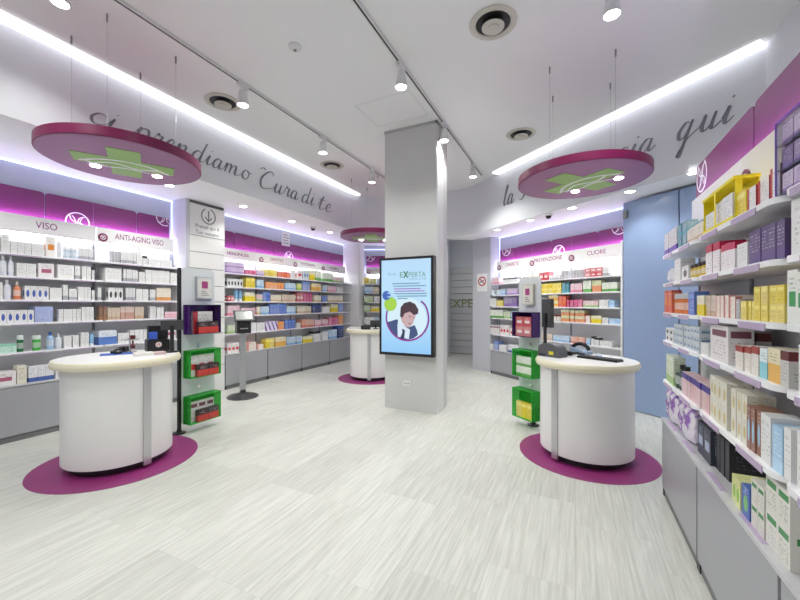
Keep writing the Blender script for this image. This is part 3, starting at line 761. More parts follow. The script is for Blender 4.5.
# ================================================================== COUNTERS
def counter(label, c, H, rz, rb=.43, rt=.505, rf=.657, sx=1.0):
    d = MB().lathe([(rf, .0005), (rf, .003), (.001, .003)], 72, 0, 0)
    o = d.build('floor_disc', MAGF, None, (c[0], c[1], 0)); tag(o, 'round magenta vinyl disc on the floor under ' + label[1], 'floor marking')
    t = thing('service_counter', label[0], 'counter', (c[0], c[1], .0035), rz)
    MB().lathe([(rb - .06, 0), (rb - .06, .07), (.001, .07)], 48).build('plinth', BLACK, t)
    MB().lathe([(rb - .01, .065), (rb, .07), (rb, H - .075), (.001, H - .075)], 72).build('body', LAM, t)
    MB().lathe([(rt - .03, H - .075), (rt - .008, H - .068), (rt, H - .045), (rt, H - .03), (rt - .012, H - .008), (rt - .03, H - .0045), (rt - .05, H - .006)], 72).build('top_edge', CREAM, t)
    MB().lathe([(.0002, H - .0745), (rt - .03, H - .0745), (rt - .03, H - .0035), (.0002, H - .0035)], 72).build('top', LAM, t)
    q = MB(); w = .033
    q.prism([(-w, -rb - .012), (w, -rb - .012), (w, -rb + .01), (-w, -rb + .01)], .03, H - .075)
    q.build('metal_strip', STEEL, t)
    return t
CL, CR, C3 = (-3.965, 2.012), (.093, 4.09), (-3.75, 6.45)
counter(('white round counter holding the blue mouse mat and card terminal', 'the mouse-mat counter'), CL, 1.0, PI / 2)
counter(('white round counter holding the keyboard, near the blue glass', 'the keyboard counter'), CR, .955, RIGHT.rz, .42, .468, .625)
counter(('small-looking far white counter half hidden by the column', 'the far counter behind the column'), C3, 1.0, BACK.rz, .42, .50, .66)

# totems beside the two near counters
PURA, GREA = acrylic('purple acrylic', '4a1a70', .72), acrylic('green acrylic', '48d455', .35)
GRED, PURD = mat('green acrylic edge', hexc('27a035'), .2), mat('purple acrylic edge', hexc('2c1046'), .2)
def totem(label, org, rz, zs, mirror=1, W=.43, top=1.93):
    t = thing('display_totem', label, 'display stand', (*org, 0), rz)
    P = rrect(0, W, .08, top, .07, 6, (1, 1, 1, 1))
    MB().prism_y(P, 0, .012).build('panel', FROST, t)
    xq = -.018
    if mirror < 0: xq = .2
    yq = .0 if mirror > 0 else .03
    MB().box(xq - .016, xq + .016, yq, yq + .03, .012, top - .01).build('pole', BLACK if mirror > 0 else STEEL, t)
    MB().lathe([(.07, .004), (.07, .012), (.03, .02), (.02, .06), (.001, .06)], 20, xq, yq + .017).build('foot', BLACK, t)
    q = MB()
    for z in (.2, .65, 1.1): q.box(min(xq, .0), max(xq, W), .012, .02, z, z + .02)
    q.build('bracket', STEEL, t)
    D = .13
    for z0, z1, kind in zs:
        m, me = (PURA, PURD) if kind == 'p' else (GREA, GRED)
        x0, x1 = .02, W - .01
        b = MB().box(x0, x1, -.006, -.002, z0, z1).box(x0, x0 + .005, -D, -.002, z0, z1).box(x1 - .005, x1, -D, -.002, z0, z1).box(x0, x1, -D, -.002, z0, z0 + .005).box(x0, x1, -D, -.002, z1 - .005, z1).build('display_box', m, t)
        e = MB(); k = .006
        for x in (x0, x1 - k): e.box(x, x + k, -D - .002, -D + .004, z0, z1)
        for z in (z0, z1 - k): e.box(x0, x1, -D - .002, -D + .004, z, z + k)
        e.box(x0, x0 + k, -D, -.002, z1 - k, z1 + .001).box(x1 - k, x1, -D, -.002, z1 - k, z1 + .001)
        e.build('box_edge', me, b)
    for z in (.50, 1.0):
        MB().lathe([(.001, 0), (.022, 0), (.022, .012), (.001, .012)], 14).build('standoff', CHROME, t, (.21, -.0, z), rot=(PI / 2, 0, 0))
    return t
TL, TR = (-4.12, 2.725), wpt(3.57, 3.38)
ZB = [(1.20, 1.49, 'p'), (.71, 1.02, 'g'), (.11, .46, 'g')]
totem('white display totem with coloured boxes in front of the arrow pillar', TL, PI / 2, [(1.145, 1.49, 'p'), (.635, .955, 'g'), (.10, .42, 'g')])
totem('white display totem with coloured boxes beside the keyboard counter', TR, RIGHT.rz, [(1.10, 1.40, 'p'), (.61, .94, 'g'), (.10, .455, 'g')], -1, .36, 1.83)
def leaflet(label, org, rz, x, z, w, h, c1):
    v = Vector((math.cos(rz) * x, math.sin(rz) * x, z)) + Vector((*org, 0))
    t = thing('leaflet_holder', label, 'leaflet holder', v, rz)
    MB().box(0, w, -.03, -.001, 0, h).build('holder', c1, t)
    MB().box(.012, w - .012, -.032, -.03, .014, h - .014).build('leaflet', mat('leaflet paper', hexc('d9d6cf'), .4), t)
    MB().box(w * .3, w * .68, -.0335, -.032, h * .48, h * .8).build('leaflet_print', mat('leaflet pink', hexc('a8427c'), .4), t)
    q = MB()
    for k in range(3): q.box(w * .25, w * (.75 - .1 * k), -.0335, -.032, h * (.16 + .09 * k), h * (.19 + .09 * k))
    q.build('leaflet_text', INKG, t)
leaflet('silver-framed leaflet with pink square on the totem by the arrow pillar', TL, PI / 2, .17, 1.56, .21, .27, STEEL)
leaflet('cream leaflet with pink square on the totem beside the keyboard counter', TR, RIGHT.rz, .09, 1.49, .18, .25, mat('leaflet holder clear', hexc('c9c9b8'), .2))

# ================================================================== PRODUCTS
def unit_mesh(w, d, h):
    """carton with its base at z=0, front at -y, each face mapped 0..1"""
    me = bpy.data.meshes.new('carton'); x, y = w / 2, d / 2
    vs = [(-x, -y, 0), (x, -y, 0), (x, y, 0), (-x, y, 0), (-x, -y, h), (x, -y, h), (x, y, h), (-x, y, h)]
    fs = [(0, 1, 5, 4), (1, 2, 6, 5), (2, 3, 7, 6), (3, 0, 4, 7), (4, 5, 6, 7), (3, 2, 1, 0)]
    me.from_pydata(vs, [], fs); uv = me.uv_layers.new(name='UVMap')
    for p in me.polygons:
        for k, li in enumerate(p.loop_indices):
            q = ((0, 0), (1, 0), (1, 1), (0, 1))[k]
            uv.data[li].uv = q if p.index < 4 else (q[0] * .1 + .02, .62 + q[1] * .001)
    return me
# design code: (name, words for the label, base, ink, accent, style)
DZ = {
 'w':  ('cosmetics_carton', 'white carton', 'e4e3e3', '9a9aa0', 'd0d0d4', 'plain'),
 'wg': ('cosmetics_carton', 'white carton with grey band', 'e2e2e2', '8d8d94', 'a9a9b0', 'low'),
 'wk': ('cosmetics_carton', 'white carton with dark top', 'e0e0e0', '777780', '2c2c33', 'top'),
 'gy': ('cosmetics_carton', 'grey-striped carton', '9b9ba1', 'e8e8e8', 'c5c5c9', 'side'),
 'wb': ('cosmetics_carton', 'white carton with blue oval', 'e6e4e6', '9a9ab0', '4a62b4', 'dot'),
 'wo': ('cosmetics_carton', 'white carton with orange patch', 'ece6e2', 'b09a90', 'e08a3c', 'block'),
 'wp': ('cosmetics_carton', 'white carton with pink picture', 'e6e2e3', '8a8088', 'b0607c', 'block'),
 'wd': ('cosmetics_carton', 'white carton with dark dot', 'e2e2e2', '9a9aa0', '38383c', 'dot'),
 'co': ('cosmetics_carton', 'cream carton with orange dot', 'e8dcc8', 'b09a80', 'd89a5a', 'low'),
 'pw': ('cosmetics_carton', 'periwinkle blue carton', '8f9ed6', 'dfe4f4', 'a9b4e2', 'top'),
 'br': ('cosmetics_carton', 'brown carton', '7a5540', 'd8c0a8', '9c7050', 'low'),
 'be': ('cosmetics_carton', 'beige carton', 'd3c0ad', '8f7a6a', 'c4a890', 'low'),
 'pb': ('cosmetics_carton', 'pinkish beige carton', 'd9bcb0', '98766c', 'c49a8c', 'half'),
 'mt': ('cosmetics_carton', 'mint green carton', 'bfe0d2', '5a8a78', '8fcbb4', 'top'),
 'wbl': ('cosmetics_carton', 'white carton with blue block', 'e4e4ea', '8a8aa0', '4c66a8', 'low'),
 'bp': ('cosmetics_carton', 'white carton with blue picture', 'dde4f0', '8a94a8', '5c80c8', 'half'),
 'cr': ('cosmetics_carton', 'cream carton', 'e0dac8', '96907a', 'c8c09a', 'plain'),
 'y':  ('medicine_carton', 'yellow carton', 'e8cf2c', '8a7410', 'f4e88a', 'pill'),
 'yw': ('medicine_carton', 'white and yellow carton', 'ece8c4', '8a8450', 'e6d032', 'half'),
 'o':  ('medicine_carton', 'orange carton', 'e3812c', 'f6dcb8', 'f2b04a', 'pill'),
 'ro': ('medicine_carton', 'red-orange carton', 'd8502c', 'f6dcc8', 'e88a4a', 'block'),
 'r':  ('medicine_carton', 'red carton', 'c62f3c', 'f2d0d0', 'f0e4e4', 'block'),
 'wr': ('medicine_carton', 'white carton with red block', 'ebe4e4', 'a08a8a', 'cf3f44', 'block'),
 'wrs': ('medicine_carton', 'white carton with red side stripe', 'e9e4e2', '9a8a8a', 'b8343c', 'side'),
 'mg': ('medicine_carton', 'magenta carton', 'c42c70', 'f4d4e2', 'e880ac', 'pill'),
 'pk': ('medicine_carton', 'pale pink carton', 'e8c4cf', 'a8687c', 'd88aa0', 'low'),
 'li': ('medicine_carton', 'lilac carton', 'cbb6d8', '7a5c90', 'a888c0', 'low'),
 'pu': ('medicine_carton', 'purple carton', '6a4c8c', 'd8cce4', '8c70ac', 'low'),
 'dp': ('medicine_carton', 'dark purple carton', '4e3a6c', 'cfc4dc', '5c4680', 'low'),
 'lb': ('medicine_carton', 'pale blue carton', 'b8d2e8', '5a7ca0', '88b4dc', 'low'),
 'bl': ('medicine_carton', 'blue carton', '3c64c0', 'dce4f4', '7ca0e0', 'pill'),
 'nb': ('medicine_carton', 'navy blue carton', '26366e', 'ccd4e8', '4660a8', 'top'),
 'te': ('medicine_carton', 'teal carton', '2f7f92', 'd4e8ec', '58a4b4', 'low'),
 'bt': ('medicine_carton', 'white carton with steel-blue print', 'c4ccd4', '3c5674', '6c8cac', 'block'),
 'wv': ('medicine_carton', 'white carton with violet foot', 'e2dfe4', '9a90a0', '6a48b0', 'low'),
 'pt': ('medicine_carton', 'pink pack with purple top', 'd9aeb2', '9c6c74', '4a3a90', 'top'),
 'gw': ('medicine_carton', 'white carton with green band', 'e4e8dc', '7a9a68', '6aa858', 'low'),
 'gp': ('medicine_carton', 'green and peach carton', 'd8dcb0', '78885a', 'e09a70', 'half'),
 'gc': ('medicine_carton', 'pale green carton', 'd0dcbc', '78906a', 'a8c488', 'low'),
 'yg': ('medicine_carton', 'yellow-green carton', 'd6dc7c', '6c7c2c', '9cb844', 'low'),
 'cy': ('medicine_carton', 'white and cyan carton', 'e2ecee', '7aa0a8', '8cccd6', 'half'),
 'ct': ('medicine_carton', 'cream carton with tan foot', 'e4dcc8', '94866a', 'cbb48c', 'low'),
 'cp': ('medicine_carton', 'cream carton with pink stripe', 'ece0d6', 'a88c80', 'd68c84', 'side'),
 'pg': ('medicine_carton', 'pink and green carton', 'e6c8c8', '8a6c6c', '9cc080', 'low'),
 'vs': ('medicine_carton', 'white and violet striped carton', 'e6e0ee', '8a7aa0', '8c6cc0', 'diag'),
 'mw': ('medicine_carton', 'white carton with crimson top', 'ece6e8', 'a09098', 'c4224c', 'top'),
 'dk': ('medicine_carton', 'grey carton with dark-red band', 'c9c6c2', '8a8480', '6a2a2c', 'top'),
 'rb': ('medicine_carton', 'white carton with red-brown band', 'e4ddd4', 'a8988a', 'a04038', 'top'),
 'oy': ('medicine_carton', 'orange and yellow carton', 'e8d9a8', 'a07838', 'e6b45c', 'half'),
 'wt': ('medicine_carton', 'large plain white carton', 'e6e5e3', 'b4b0ae', 'd8d4d2', 'plain'),
 'dr': ('medicine_carton', 'white carton with dark-red label', 'e2dede', 'b09a9a', '7c4a58', 'pill'),
 'gb': ('medicine_carton', 'white carton with broad green blocks', 'e6e8e2', '9aa89a', '3f9a58', 'block'),
 'lg': ('medicine_carton', 'cream carton with tan flower', 'dcd9c8', 'a09a88', 'c4b27c', 'dot'),
 'bc': ('medicine_carton', 'brown carton with blue circle', '8c5c48', 'e0ccc0', '9cc8e4', 'dot'),
 'sb': ('medicine_carton', 'sky blue carton', '9cc4e6', 'e8f2fa', 'b8d8f0', 'low'),
 'bk': ('medicine_carton', 'black carton', '16161c', '50505c', '24242c', 'low'),
 'nk': ('medicine_carton', 'navy-black carton with pale mark', '1c2238', '8c98b8', 'aab4cc', 'block'),
 'gv': ('nappy_pack', 'white pack with green band', 'dedbd2', '8a948a', '3f8f50', 'pill'),
 'ylg': ('nappy_pack', 'yellow-green pack', 'd8dc84', '6c9a3c', '8cc04c', 'dot'),
 'bg': ('nappy_pack', 'blue pack with green circle', '4468b4', 'd4dcf0', '7cc06c', 'dot'),
 'rd': ('medicine_carton', 'black carton with red panel', '2a2024', 'c8a0a0', 'c23a34', 'half'),
 'sal': ('medicine_carton', 'salmon carton', 'e4a894', 'a05c4c', 'd07c6c', 'low'),
}
CARTONS = {}
ORD = ['zeroth', 'first', 'second', 'third', 'fourth', 'fifth', 'sixth', 'seventh', 'eighth', 'ninth', 'tenth', 'eleventh', 'twelfth', 'thirteenth', 'fourteenth', 'fifteenth', 'sixteenth', 'seventeenth', 'eighteenth', 'nineteenth', 'twentieth', 'twenty-first', 'twenty-second', 'twenty-third', 'twenty-fourth', 'twenty-fifth', 'twenty-sixth', 'twenty-seventh', 'twenty-eighth', 'twenty-ninth', 'thirtieth']
KIND = ['medicine_carton']
def carton(code, w, d, h, loc, rz, label, group):
    name, words, base, ink, acc, style = DZ[code]
    key = (code, round(w, 3), round(d, 3), round(h, 3))
    if key not in CARTONS:
        me = unit_mesh(w, d, h); me.materials.append(carton_mat(base, ink, acc, style))
        o = link(name, me); CARTONS[key] = o
    else:
        o = CARTONS[key].copy(); COL.objects.link(o)
    o.name = KIND[0] if name == 'medicine_carton' else name
    o.location = loc; o.rotation_euler = (0, 0, rz)
    return tag(o, label, 'carton' if name != 'nappy_pack' else 'pack', group)
# round goods: kind -> (name, category, label words, body profile (unit height, unit radius), body colour, cap colour, cap profile)
BOT = [(.8, 0), (1, .02), (1, .62), (.85, .70), (.36, .78), (.36, .82)]
CAP = [(.42, .80), (.44, .81), (.42, .99), (.36, 1)]
JAR = [(.95, 0), (1, .03), (1, .70), (.92, .74)]
LID = [(1.02, .74), (1.04, .76), (1.04, .97), (.98, 1)]
TUB = [(.96, .22), (1, .26), (.9, .8), (.6, 1)]
TCP = [(.8, 0), (.84, .01), (.84, .2), (.8, .22)]
RND = {
 'Bw': ('lotion_bottle', 'bottle', 'white lotion bottle', BOT, 'd6d9e4', CAP, 'e6e6ea'),
 'Bo': ('lotion_bottle', 'bottle', 'orange lotion bottle', BOT, 'd8805c', CAP, 'e8d8d0'),
 'Bg': ('lotion_bottle', 'bottle', 'dark green bottle with white cap', JAR, '1e6a3c', LID, 'dfe6e2'),
 'Jg': ('cream_jar', 'jar', 'bright green jar with white lid', JAR, '48b048', LID, 'dfe8e0'),
 'Bb': ('lotion_bottle', 'bottle', 'pale blue bottle with blue cap', BOT, 'a0c0e4', CAP, '3c64b4'),
 'Tw': ('cream_tube', 'tube', 'white cream tube', TUB, 'e4e4ec', TCP, 'd0d4e0'),
 'Tb': ('cream_tube', 'tube', 'pale blue cream tube', TUB, '8cb8dc', TCP, 'e4e8f0'),
 'Jl': ('cream_jar', 'jar', 'pale blue cream jar', JAR, 'c8d8e8', LID, 'eceef2'),
 'Jy': ('cream_jar', 'jar', 'yellow-labelled jar with dark lid', JAR, 'd8b83c', LID, '3c3430'),
 'Jo': ('cream_jar', 'jar', 'orange jar with grey lid', JAR, 'd8783c', LID, 'c4c4c8'),
 'Bd': ('lotion_bottle', 'bottle', 'dark grey-green bottle', BOT, '46564f', CAP, '1e2422'),
 'Tp': ('cream_tube', 'tube', 'white tube with violet cap', TUB, 'e2dce6', TCP, '6a4ca8'),
 'Jd': ('cream_jar', 'jar', 'white jar with dark red lid', JAR, 'dcd4cc', LID, '6c2c34'),
}
ROUND = {}
def round_good(code, w, h, loc, rz, label, group):
    name, cat, words, prof, c1, cprof, c2 = RND[code]
    key = (code, round(w, 2), round(h, 2)); r = w / 2
    if key not in ROUND:
        t = thing(name, label, cat, loc, rz, group)
        MB().lathe([(a * r, z * h) for a, z in prof], 16).build('body', mat('bottle ' + c1, hexc(c1), .25), t)
        MB().lathe([(a * r, z * h) for a, z in cprof], 16).build('cap', mat('cap ' + c2, hexc(c2), .35), t)
        lb = MB()
        if prof is not TUB: lb.lathe([(1.012 * r, .2 * h), (1.012 * r, .55 * h)], 16)
        if lb.v: lb.build('label', mat('label ' + c2 + c1, tuple(.55 * x + .35 for x in hexc(c1)), .4), t)
        ROUND[key] = t; return t
    return dup(ROUND[key], loc, rz, label, group)

def stock(frame, zshelf, depth, where, rows, group, gap_h, setback=.02, end='left', front=True):
    """fill one shelf: rows of (px from, px to, count, height px, code[, tiers[, depth]]) read on the shelf's front plane"""
    t = depth - setback; col = 0; last = None
    for row in rows:
        px0, px1, n, hp, code = row[:5]; tiers = row[5] if len(row) > 5 else 1; dd = row[6] if len(row) > 6 else None; tb = row[7] if len(row) > 7 else 0
        s0, s1 = frame.s_at(px0, t - tb), frame.s_at(px1, t - tb)
        H = min(gap_h, hp * frame.depth((s0 + s1) / 2, t - tb) / F)
        w = (s1 - s0) / n
        for k in range(n):
            col += 1
            sc = s0 + (k + .5) * w
            jit = random.uniform(-.004, .004)
            for q in range(tiers):
                h = H / tiers - .0006
                d = dd or min(.16 if code in DZ else w, depth - .06, max(.05, w * 1.3))
                if code in RND: d = w
                d = min(d, depth - .05 - tb)
                if code in RND:
                    words = RND[code][2]; ww = min(w * .94, d * 1.0, depth - .06 - tb)
                else: words = DZ[code][1]; ww = w - .0035
                tier = '' if tiers == 1 else (' bottom,' if q == 0 else ' top,' if q == tiers - 1 else ' middle,')
                label = f'{words},{tier} {ORD[col]} from {end}, {where}'
                c = frame.p(sc, t - tb - (ww if code in RND else d) / 2 + jit, zshelf + .0006 + q * (H / tiers))
                if code in RND: round_good(code, ww, h, c, frame.rz, label, group)
                else: carton(code, ww, d, h, c, frame.rz + random.uniform(-.012, .012) * (1 if tiers == 1 and ww < .08 else 0), label, group)
NTH = ('top shelf', 'second shelf', 'third shelf', 'fourth shelf', 'fifth shelf', 'cabinet top')
def run(frame, depth, levels, cabz, cabdepth, bay, shelves, end='left'):
    for i, rows in enumerate(shelves):
        z = levels[i] if i < 5 else cabz
        up = .26 if i == 0 else levels[i - 1] - z - .034
        g = f'products on the {NTH[i]} {bay}'
        stock(frame, z, depth if i < 5 else cabdepth, f'{NTH[i]} {bay}', rows, g, up, end=end)

run(LEFT, .30, LLEV, .6172, .33, 'under VISO sign', [
 [(-9, 0, 1, 16, 'w'), (1, 10, 1, 18, 'w'), (11, 44.5, 5, 12, 'w'), (46, 56, 1, 20, 'wo'), (57.5, 63, 1, 16, 'Tw'), (64, 78, 2, 11, 'Jl'), (79.5, 93.5, 3, 11.5, 'wg')],
 [(-8, -1, 1, 20, 'Bw'), (0, 8, 1, 21, 'Bw'), (8.5, 15, 1, 20, 'Bw'), (16.5, 36.5, 2, 13, 'w'), (38.5, 54.5, 1, 14, 'wp'), (57.5, 74, 1, 13.5, 'w'), (75, 80.5, 1, 13, 'wg'), (82, 91, 2, 13, 'w'), (92, 94.5, 1, 13, 'wk')],
 [(-7, 3, 1, 17, 'w'), (4, 12, 1, 20, 'Bw'), (14, 22, 1, 17.5, 'Bo'), (24.5, 49, 4, 13.5, 'wb'), (50, 62, 1, 12, 'w'), (63, 68, 1, 15, 'wg'), (69, 77, 1, 11, 'wg'), (78, 91, 4, 13, 'w'), (91.8, 94.8, 1, 13, 'wk')],
 [(-8, 34, 6, 13, 'wb'), (34.5, 53, 1, 15.5, 'pw'), (59, 81, 5, 12, 'w'), (81.5, 94, 3, 13.5, 'w')],
 [(-7, 17, 1, 9, 'mt'), (17.5, 24.5, 1, 16.5, 'Bg'), (33.5, 42, 1, 15, 'Jg'), (47.5, 55, 1, 17.5, 'Bb'), (56, 63, 1, 15, 'Bw'), (64, 71.5, 1, 12, 'w'), (73, 79, 1, 12, 'w'), (81, 89, 2, 14, 'w'), (90, 95, 1, 12, 'Tb')],
 [(-8, 16.5, 1, 14, 'wp'), (17, 27, 1, 18, 'cr'), (28.5, 54, 3, 15, 'wbl'), (55.5, 58.5, 1, 15, 'w')],
])
run(LEFT, .30, LLEV, .6172, .33, 'under ANTI-AGING VISO sign', [
 [(111, 120, 3, 11, 'gy'), (120.8, 136, 6, 11.5, 'wg'), (137, 142.5, 1, 20, 'w'), (143, 147.5, 2, 9, 'wk'), (148.5, 172, 2, 7, 'w', 2)],
 [(105, 121.5, 1, 12.5, 'w', 2), (123.5, 138, 5, 12, 'wg'), (139, 145, 2, 10, 'w'), (145.5, 169.5, 4, 12.5, 'w', 2), (170.5, 177, 1, 11, 'w')],
 [(98, 101.5, 1, 12.5, 'wg'), (108.5, 123, 3, 12.5, 'wd'), (126, 135, 3, 12.5, 'wg'), (136, 148.5, 4, 11.5, 'w'), (150, 155.5, 2, 11, 'wg'), (156.5, 171, 3, 12.5, 'co')],
 [(99, 107, 2, 14, 'br'), (107.5, 120, 3, 12, 'be'), (120.5, 134.5, 3, 12.5, 'pb'), (135, 144, 3, 12, 'be'), (150, 156, 2, 12, 'w'), (157, 164, 2, 11, 'w'), (165, 177, 1, 6, 'pk', 2)],
 [(99, 117, 1, 14, 'bp'), (118, 129, 3, 10, 'w'), (130, 148, 4, 12, 'w'), (150, 176, 5, 12, 'wp')],
])
S6 = 'shelf'
FAR = [('first bay past pillar', [
 [(227.5, 244, 4, 11, 'li', 2), (245, 256, 3, 4.5, 'mg')],
 [(227.5, 243, 5, 8, 'wd'), (246, 255, 2, 10, 'y')],
 [(227.5, 234, 2, 5.5, 'r'), (235, 239, 1, 12, 'Tb'), (239.5, 243.5, 1, 12, 'Tb'), (245, 255, 3, 9, 'yw')],
 [(227.5, 240, 4, 10, 'pk'), (241, 255, 4, 7, 'pk')],
 [(227.5, 237, 3, 8.5, 'gc'), (252, 256, 1, 9, 'w')],
 [(227.5, 239, 3, 10, 'wr'), (246.5, 256, 1, 8.5, 'cp', 2)]]),
 ('second bay past pillar', [
 [(257.5, 264, 2, 5, 'li'), (265, 277, 3, 6.5, 'y'), (278, 290, 4, 5.5, 'ro'), (291, 295.5, 1, 8, 'w')],
 [(257, 264, 2, 8.5, 'lb'), (266, 284, 5, 6.5, 'o'), (285, 295.5, 3, 6.5, 'lb')],
 [(257, 262.5, 2, 7, 'pg'), (263, 270, 2, 9.5, 'bl'), (271, 281, 3, 6.5, 'ct'), (282, 295.5, 4, 7, 'be')],
 [(257, 260.5, 1, 8, 'ct'), (261, 269, 3, 8, 'lb'), (270, 286, 5, 10, 'bl'), (287, 295.5, 3, 7.5, 'lb')],
 [(257, 265, 1, 8.5, 'w'), (266, 277.5, 3, 9, 'vs'), (278, 284, 2, 8, 'o'), (285, 295, 3, 9, 'bl')],
 [(257, 263.5, 1, 5, 'cp', 2), (266, 274, 2, 9, 'y'), (275.5, 286, 3, 9, 'oy'), (287, 295.5, 2, 7.5, 'lb')]]),
 ('third bay past pillar', [
 [(297.5, 302, 1, 9, 'wr'), (303.5, 309, 2, 9, 'bt'), (310, 315, 1, 10, 'yw'), (316, 321, 2, 10, 'gw')],
 [(297.5, 301.5, 1, 6.5, 'yg'), (302.5, 310, 2, 9.5, 'bl'), (311.5, 321, 3, 7.5, 'oy')],
 [(297, 303, 2, 9, 'r'), (303.5, 312, 3, 9, 'mg'), (314, 321, 3, 6.5, 'ct')],
 [(297.5, 311, 4, 7, 'ct'), (312.5, 321, 3, 8, 'nb')],
 [(297, 300.5, 1, 5, 'w'), (302, 314, 3, 8, 'sal'), (315, 321, 2, 6, 'pk')],
 [(297, 302, 1, 7.5, 'lb'), (303, 312.5, 2, 6, 'yw'), (314, 320.5, 2, 10, 'wk')]]),
 ('fourth bay past pillar', [
 [(323, 333, 3, 9, 'gw'), (334, 343, 4, 5.5, 'pg')],
 [(323, 327, 1, 6, 'lb'), (328, 336, 3, 5.5, 'pk'), (337, 343, 2, 5, 'w')],
 [(322.5, 327, 2, 6, 'bl'), (328, 343, 5, 6.5, 'ct')],
 [(322.5, 330, 2, 6, 'w'), (331, 338, 2, 8, 'yw'), (338.5, 343, 1, 8.5, 'bl')],
 [(322.5, 328, 1, 6, 'pk'), (329, 338, 3, 7.5, 'mg'), (339, 343, 1, 9, 'o')],
 [(322.5, 328, 1, 8, 'w'), (329, 337, 2, 9, 'lb'), (338, 343.5, 1, 12, 'nb')]])]
for bay, sh in FAR: run(LEFT, .30, LLEV, .6172, .33, bay, sh)
run(BACK, .30, LLEV, .6172, .33, 'far end beside screen', [
 [(364, 369, 2, 6, 'y'), (369.5, 376, 3, 5, 'yg'), (377, 383, 2, 5, 'lb')],
 [(364, 372, 3, 6, 'lb'), (372.5, 379, 3, 5.5, 'ct'), (379.5, 384, 1, 6, 'sal')],
 [(364, 373, 4, 6, 'gc'), (374, 383, 3, 6, 'w')],
 [(364, 370, 2, 6, 'gc'), (371, 383, 4, 5.5, 'yw')],
 [(364, 374, 3, 6, 'w'), (375, 383, 2, 6, 'lb')],
])
ANG = [('bay by no-smoking sign', [
 [(492, 499, 2, 6, 'pk'), (503, 517, 5, 5, 'wk'), (522, 529, 2, 5.5, 'ct')],
 [(489.5, 494, 1, 5, 'Jl'), (495, 499, 1, 5, 'Jl'), (500, 505, 2, 6, 'lb'), (507, 517, 2, 6, 'li'), (519, 526, 2, 8, 'w')],
 [(490, 496, 1, 8, 'w'), (496.5, 503, 2, 6, 'y'), (504, 517, 3, 10, 'pu'), (519, 526, 2, 9, 'li')],
 [(490, 503, 4, 8, 'gw'), (504, 510, 2, 7, 'gc'), (511, 525, 3, 8, 'lb')],
 [(490, 499, 3, 9, 'dr'), (500, 509, 3, 10, 'wr'), (510, 525, 4, 8, 'wr')],
 [(490, 493, 1, 5, 'w'), (494, 498, 1, 9, 'bl'), (499, 506, 2, 6, 'w'), (508, 524, 3, 8, 'wbl')]]),
 ('under PREVENZIONE sign', [
 [(531, 538, 2, 5.5, 'ct'), (539, 548, 2, 8, 'r'), (549, 560, 4, 4.5, 'wg'), (561, 568, 2, 8, 'gy', 2)],
 [(531, 535, 1, 9, 'y'), (536, 561, 6, 10, 'y', 2), (562, 569, 2, 10, 'te')],
 [(531, 547, 3, 8, 'w'), (549, 558, 2, 12, 'oy', 2), (558.5, 566, 2, 11, 'ro'), (567, 569, 1, 7, 'mg')],
 [(531, 547, 3, 7, 'be'), (548.5, 560, 3, 6.5, 'Jd'), (561, 569, 2, 12, 'gp', 2)],
 [(540, 552, 2, 6, 'be'), (553, 569, 3, 6, 'lb')]]),
 ('under CUORE sign', [
 [(570.5, 582.5, 4, 8, 'gy', 2), (585, 602, 3, 9, 'r', 2), (602.5, 609, 2, 9, 'wg')],
 [(570.5, 582, 3, 9, 'pk'), (583, 591, 2, 11.5, 'gw'), (592, 601, 2, 11.5, 'gp'), (602, 617, 4, 9, 'gw')],
 [(570, 573.5, 1, 7, 'mg'), (574, 582, 2, 7.5, 'mg'), (583, 598, 3, 6.5, 'pg'), (599, 608, 2, 7.5, 'w'), (608.5, 614, 1, 7.5, 'sb')],
 [(570, 574, 1, 12, 'gp', 2), (575, 584, 2, 12, 'gp', 2), (584.5, 590, 1, 7, 'cp'), (591, 601, 2, 7.5, 'yw'), (602, 608, 2, 6, 'w'), (609, 621, 2, 5.5, 'sb')],
 [(571, 585, 5, 6.5, 'sal'), (586, 590, 1, 6, 'lb'), (591, 594, 1, 9, 'wk'), (594.5, 599, 1, 8, 'wk'), (600, 612, 1, 5.5, 'w')]])]
KIND[0] = 'supplement_carton'
for bay, sh in ANG: run(RIGHT, .26, RLEV, .5172, .27, bay, sh)
KIND[0] = 'care_product_carton'
GW = ['of near glass-end bay', 'of near middle bay', 'of near edge bay']
def gon(i, rows, bay, rear=False, **k):
    zz = GLEV[i] if i < 5 else .6072
    up = (.23 if i == 0 else (GLEV[i - 1] - zz - .034 if i < 5 else .26))
    b = GW[bay]
    if rear: b = 'rear, ' + b[3:]
    stock(GOND, zz, .265 if i < 5 else .255, f'{NTH[i]} {b}', rows, f'products on the {NTH[i]} {b}', up, end='glass end', **k)
gon(0, [(664.5, 677, 3, 23, 'wv', 1, .07), (678, 686, 2, 25, 'te', 2, .06), (687.5, 703, 1, 15, 'ct', 1, .12), (705, 714, 1, 20, 'w', 1, .07), (714.5, 733.5, 2, 27, 'w', 1, .07)], 0)
gon(0, [(686, 703, 2, 27, 'te', 1, .05, .125)], 0, True)
gon(0, [(734.6, 746, 1, 26, 'y', 1, .10), (747, 756, 1, 24, 'wrs', 1, .12), (756.6, 768, 1, 27, 'wrs', 1, .12), (768.6, 779, 1, 33, 'wrs', 1, .14)], 1)
gon(1, [(665.5, 669.5, 1, 15, 'Tw'), (670, 674, 1, 15, 'Tw'), (675, 681, 1, 22, 'w', 1, .08), (681.5, 688, 1, 14, 'wd', 1, .06), (689, 704, 4, 14, 'Jy'), (706, 719, 2, 30, 'mw', 1, .1), (720, 730, 2, 27, 'mw', 1, .1)], 0)
gon(1, [(731, 736, 1, 27, 'mw', 1, .1), (736.5, 747, 1, 24, 'w', 1, .1), (748.5, 786, 5, 36, 'dp', 1, .12)], 1)
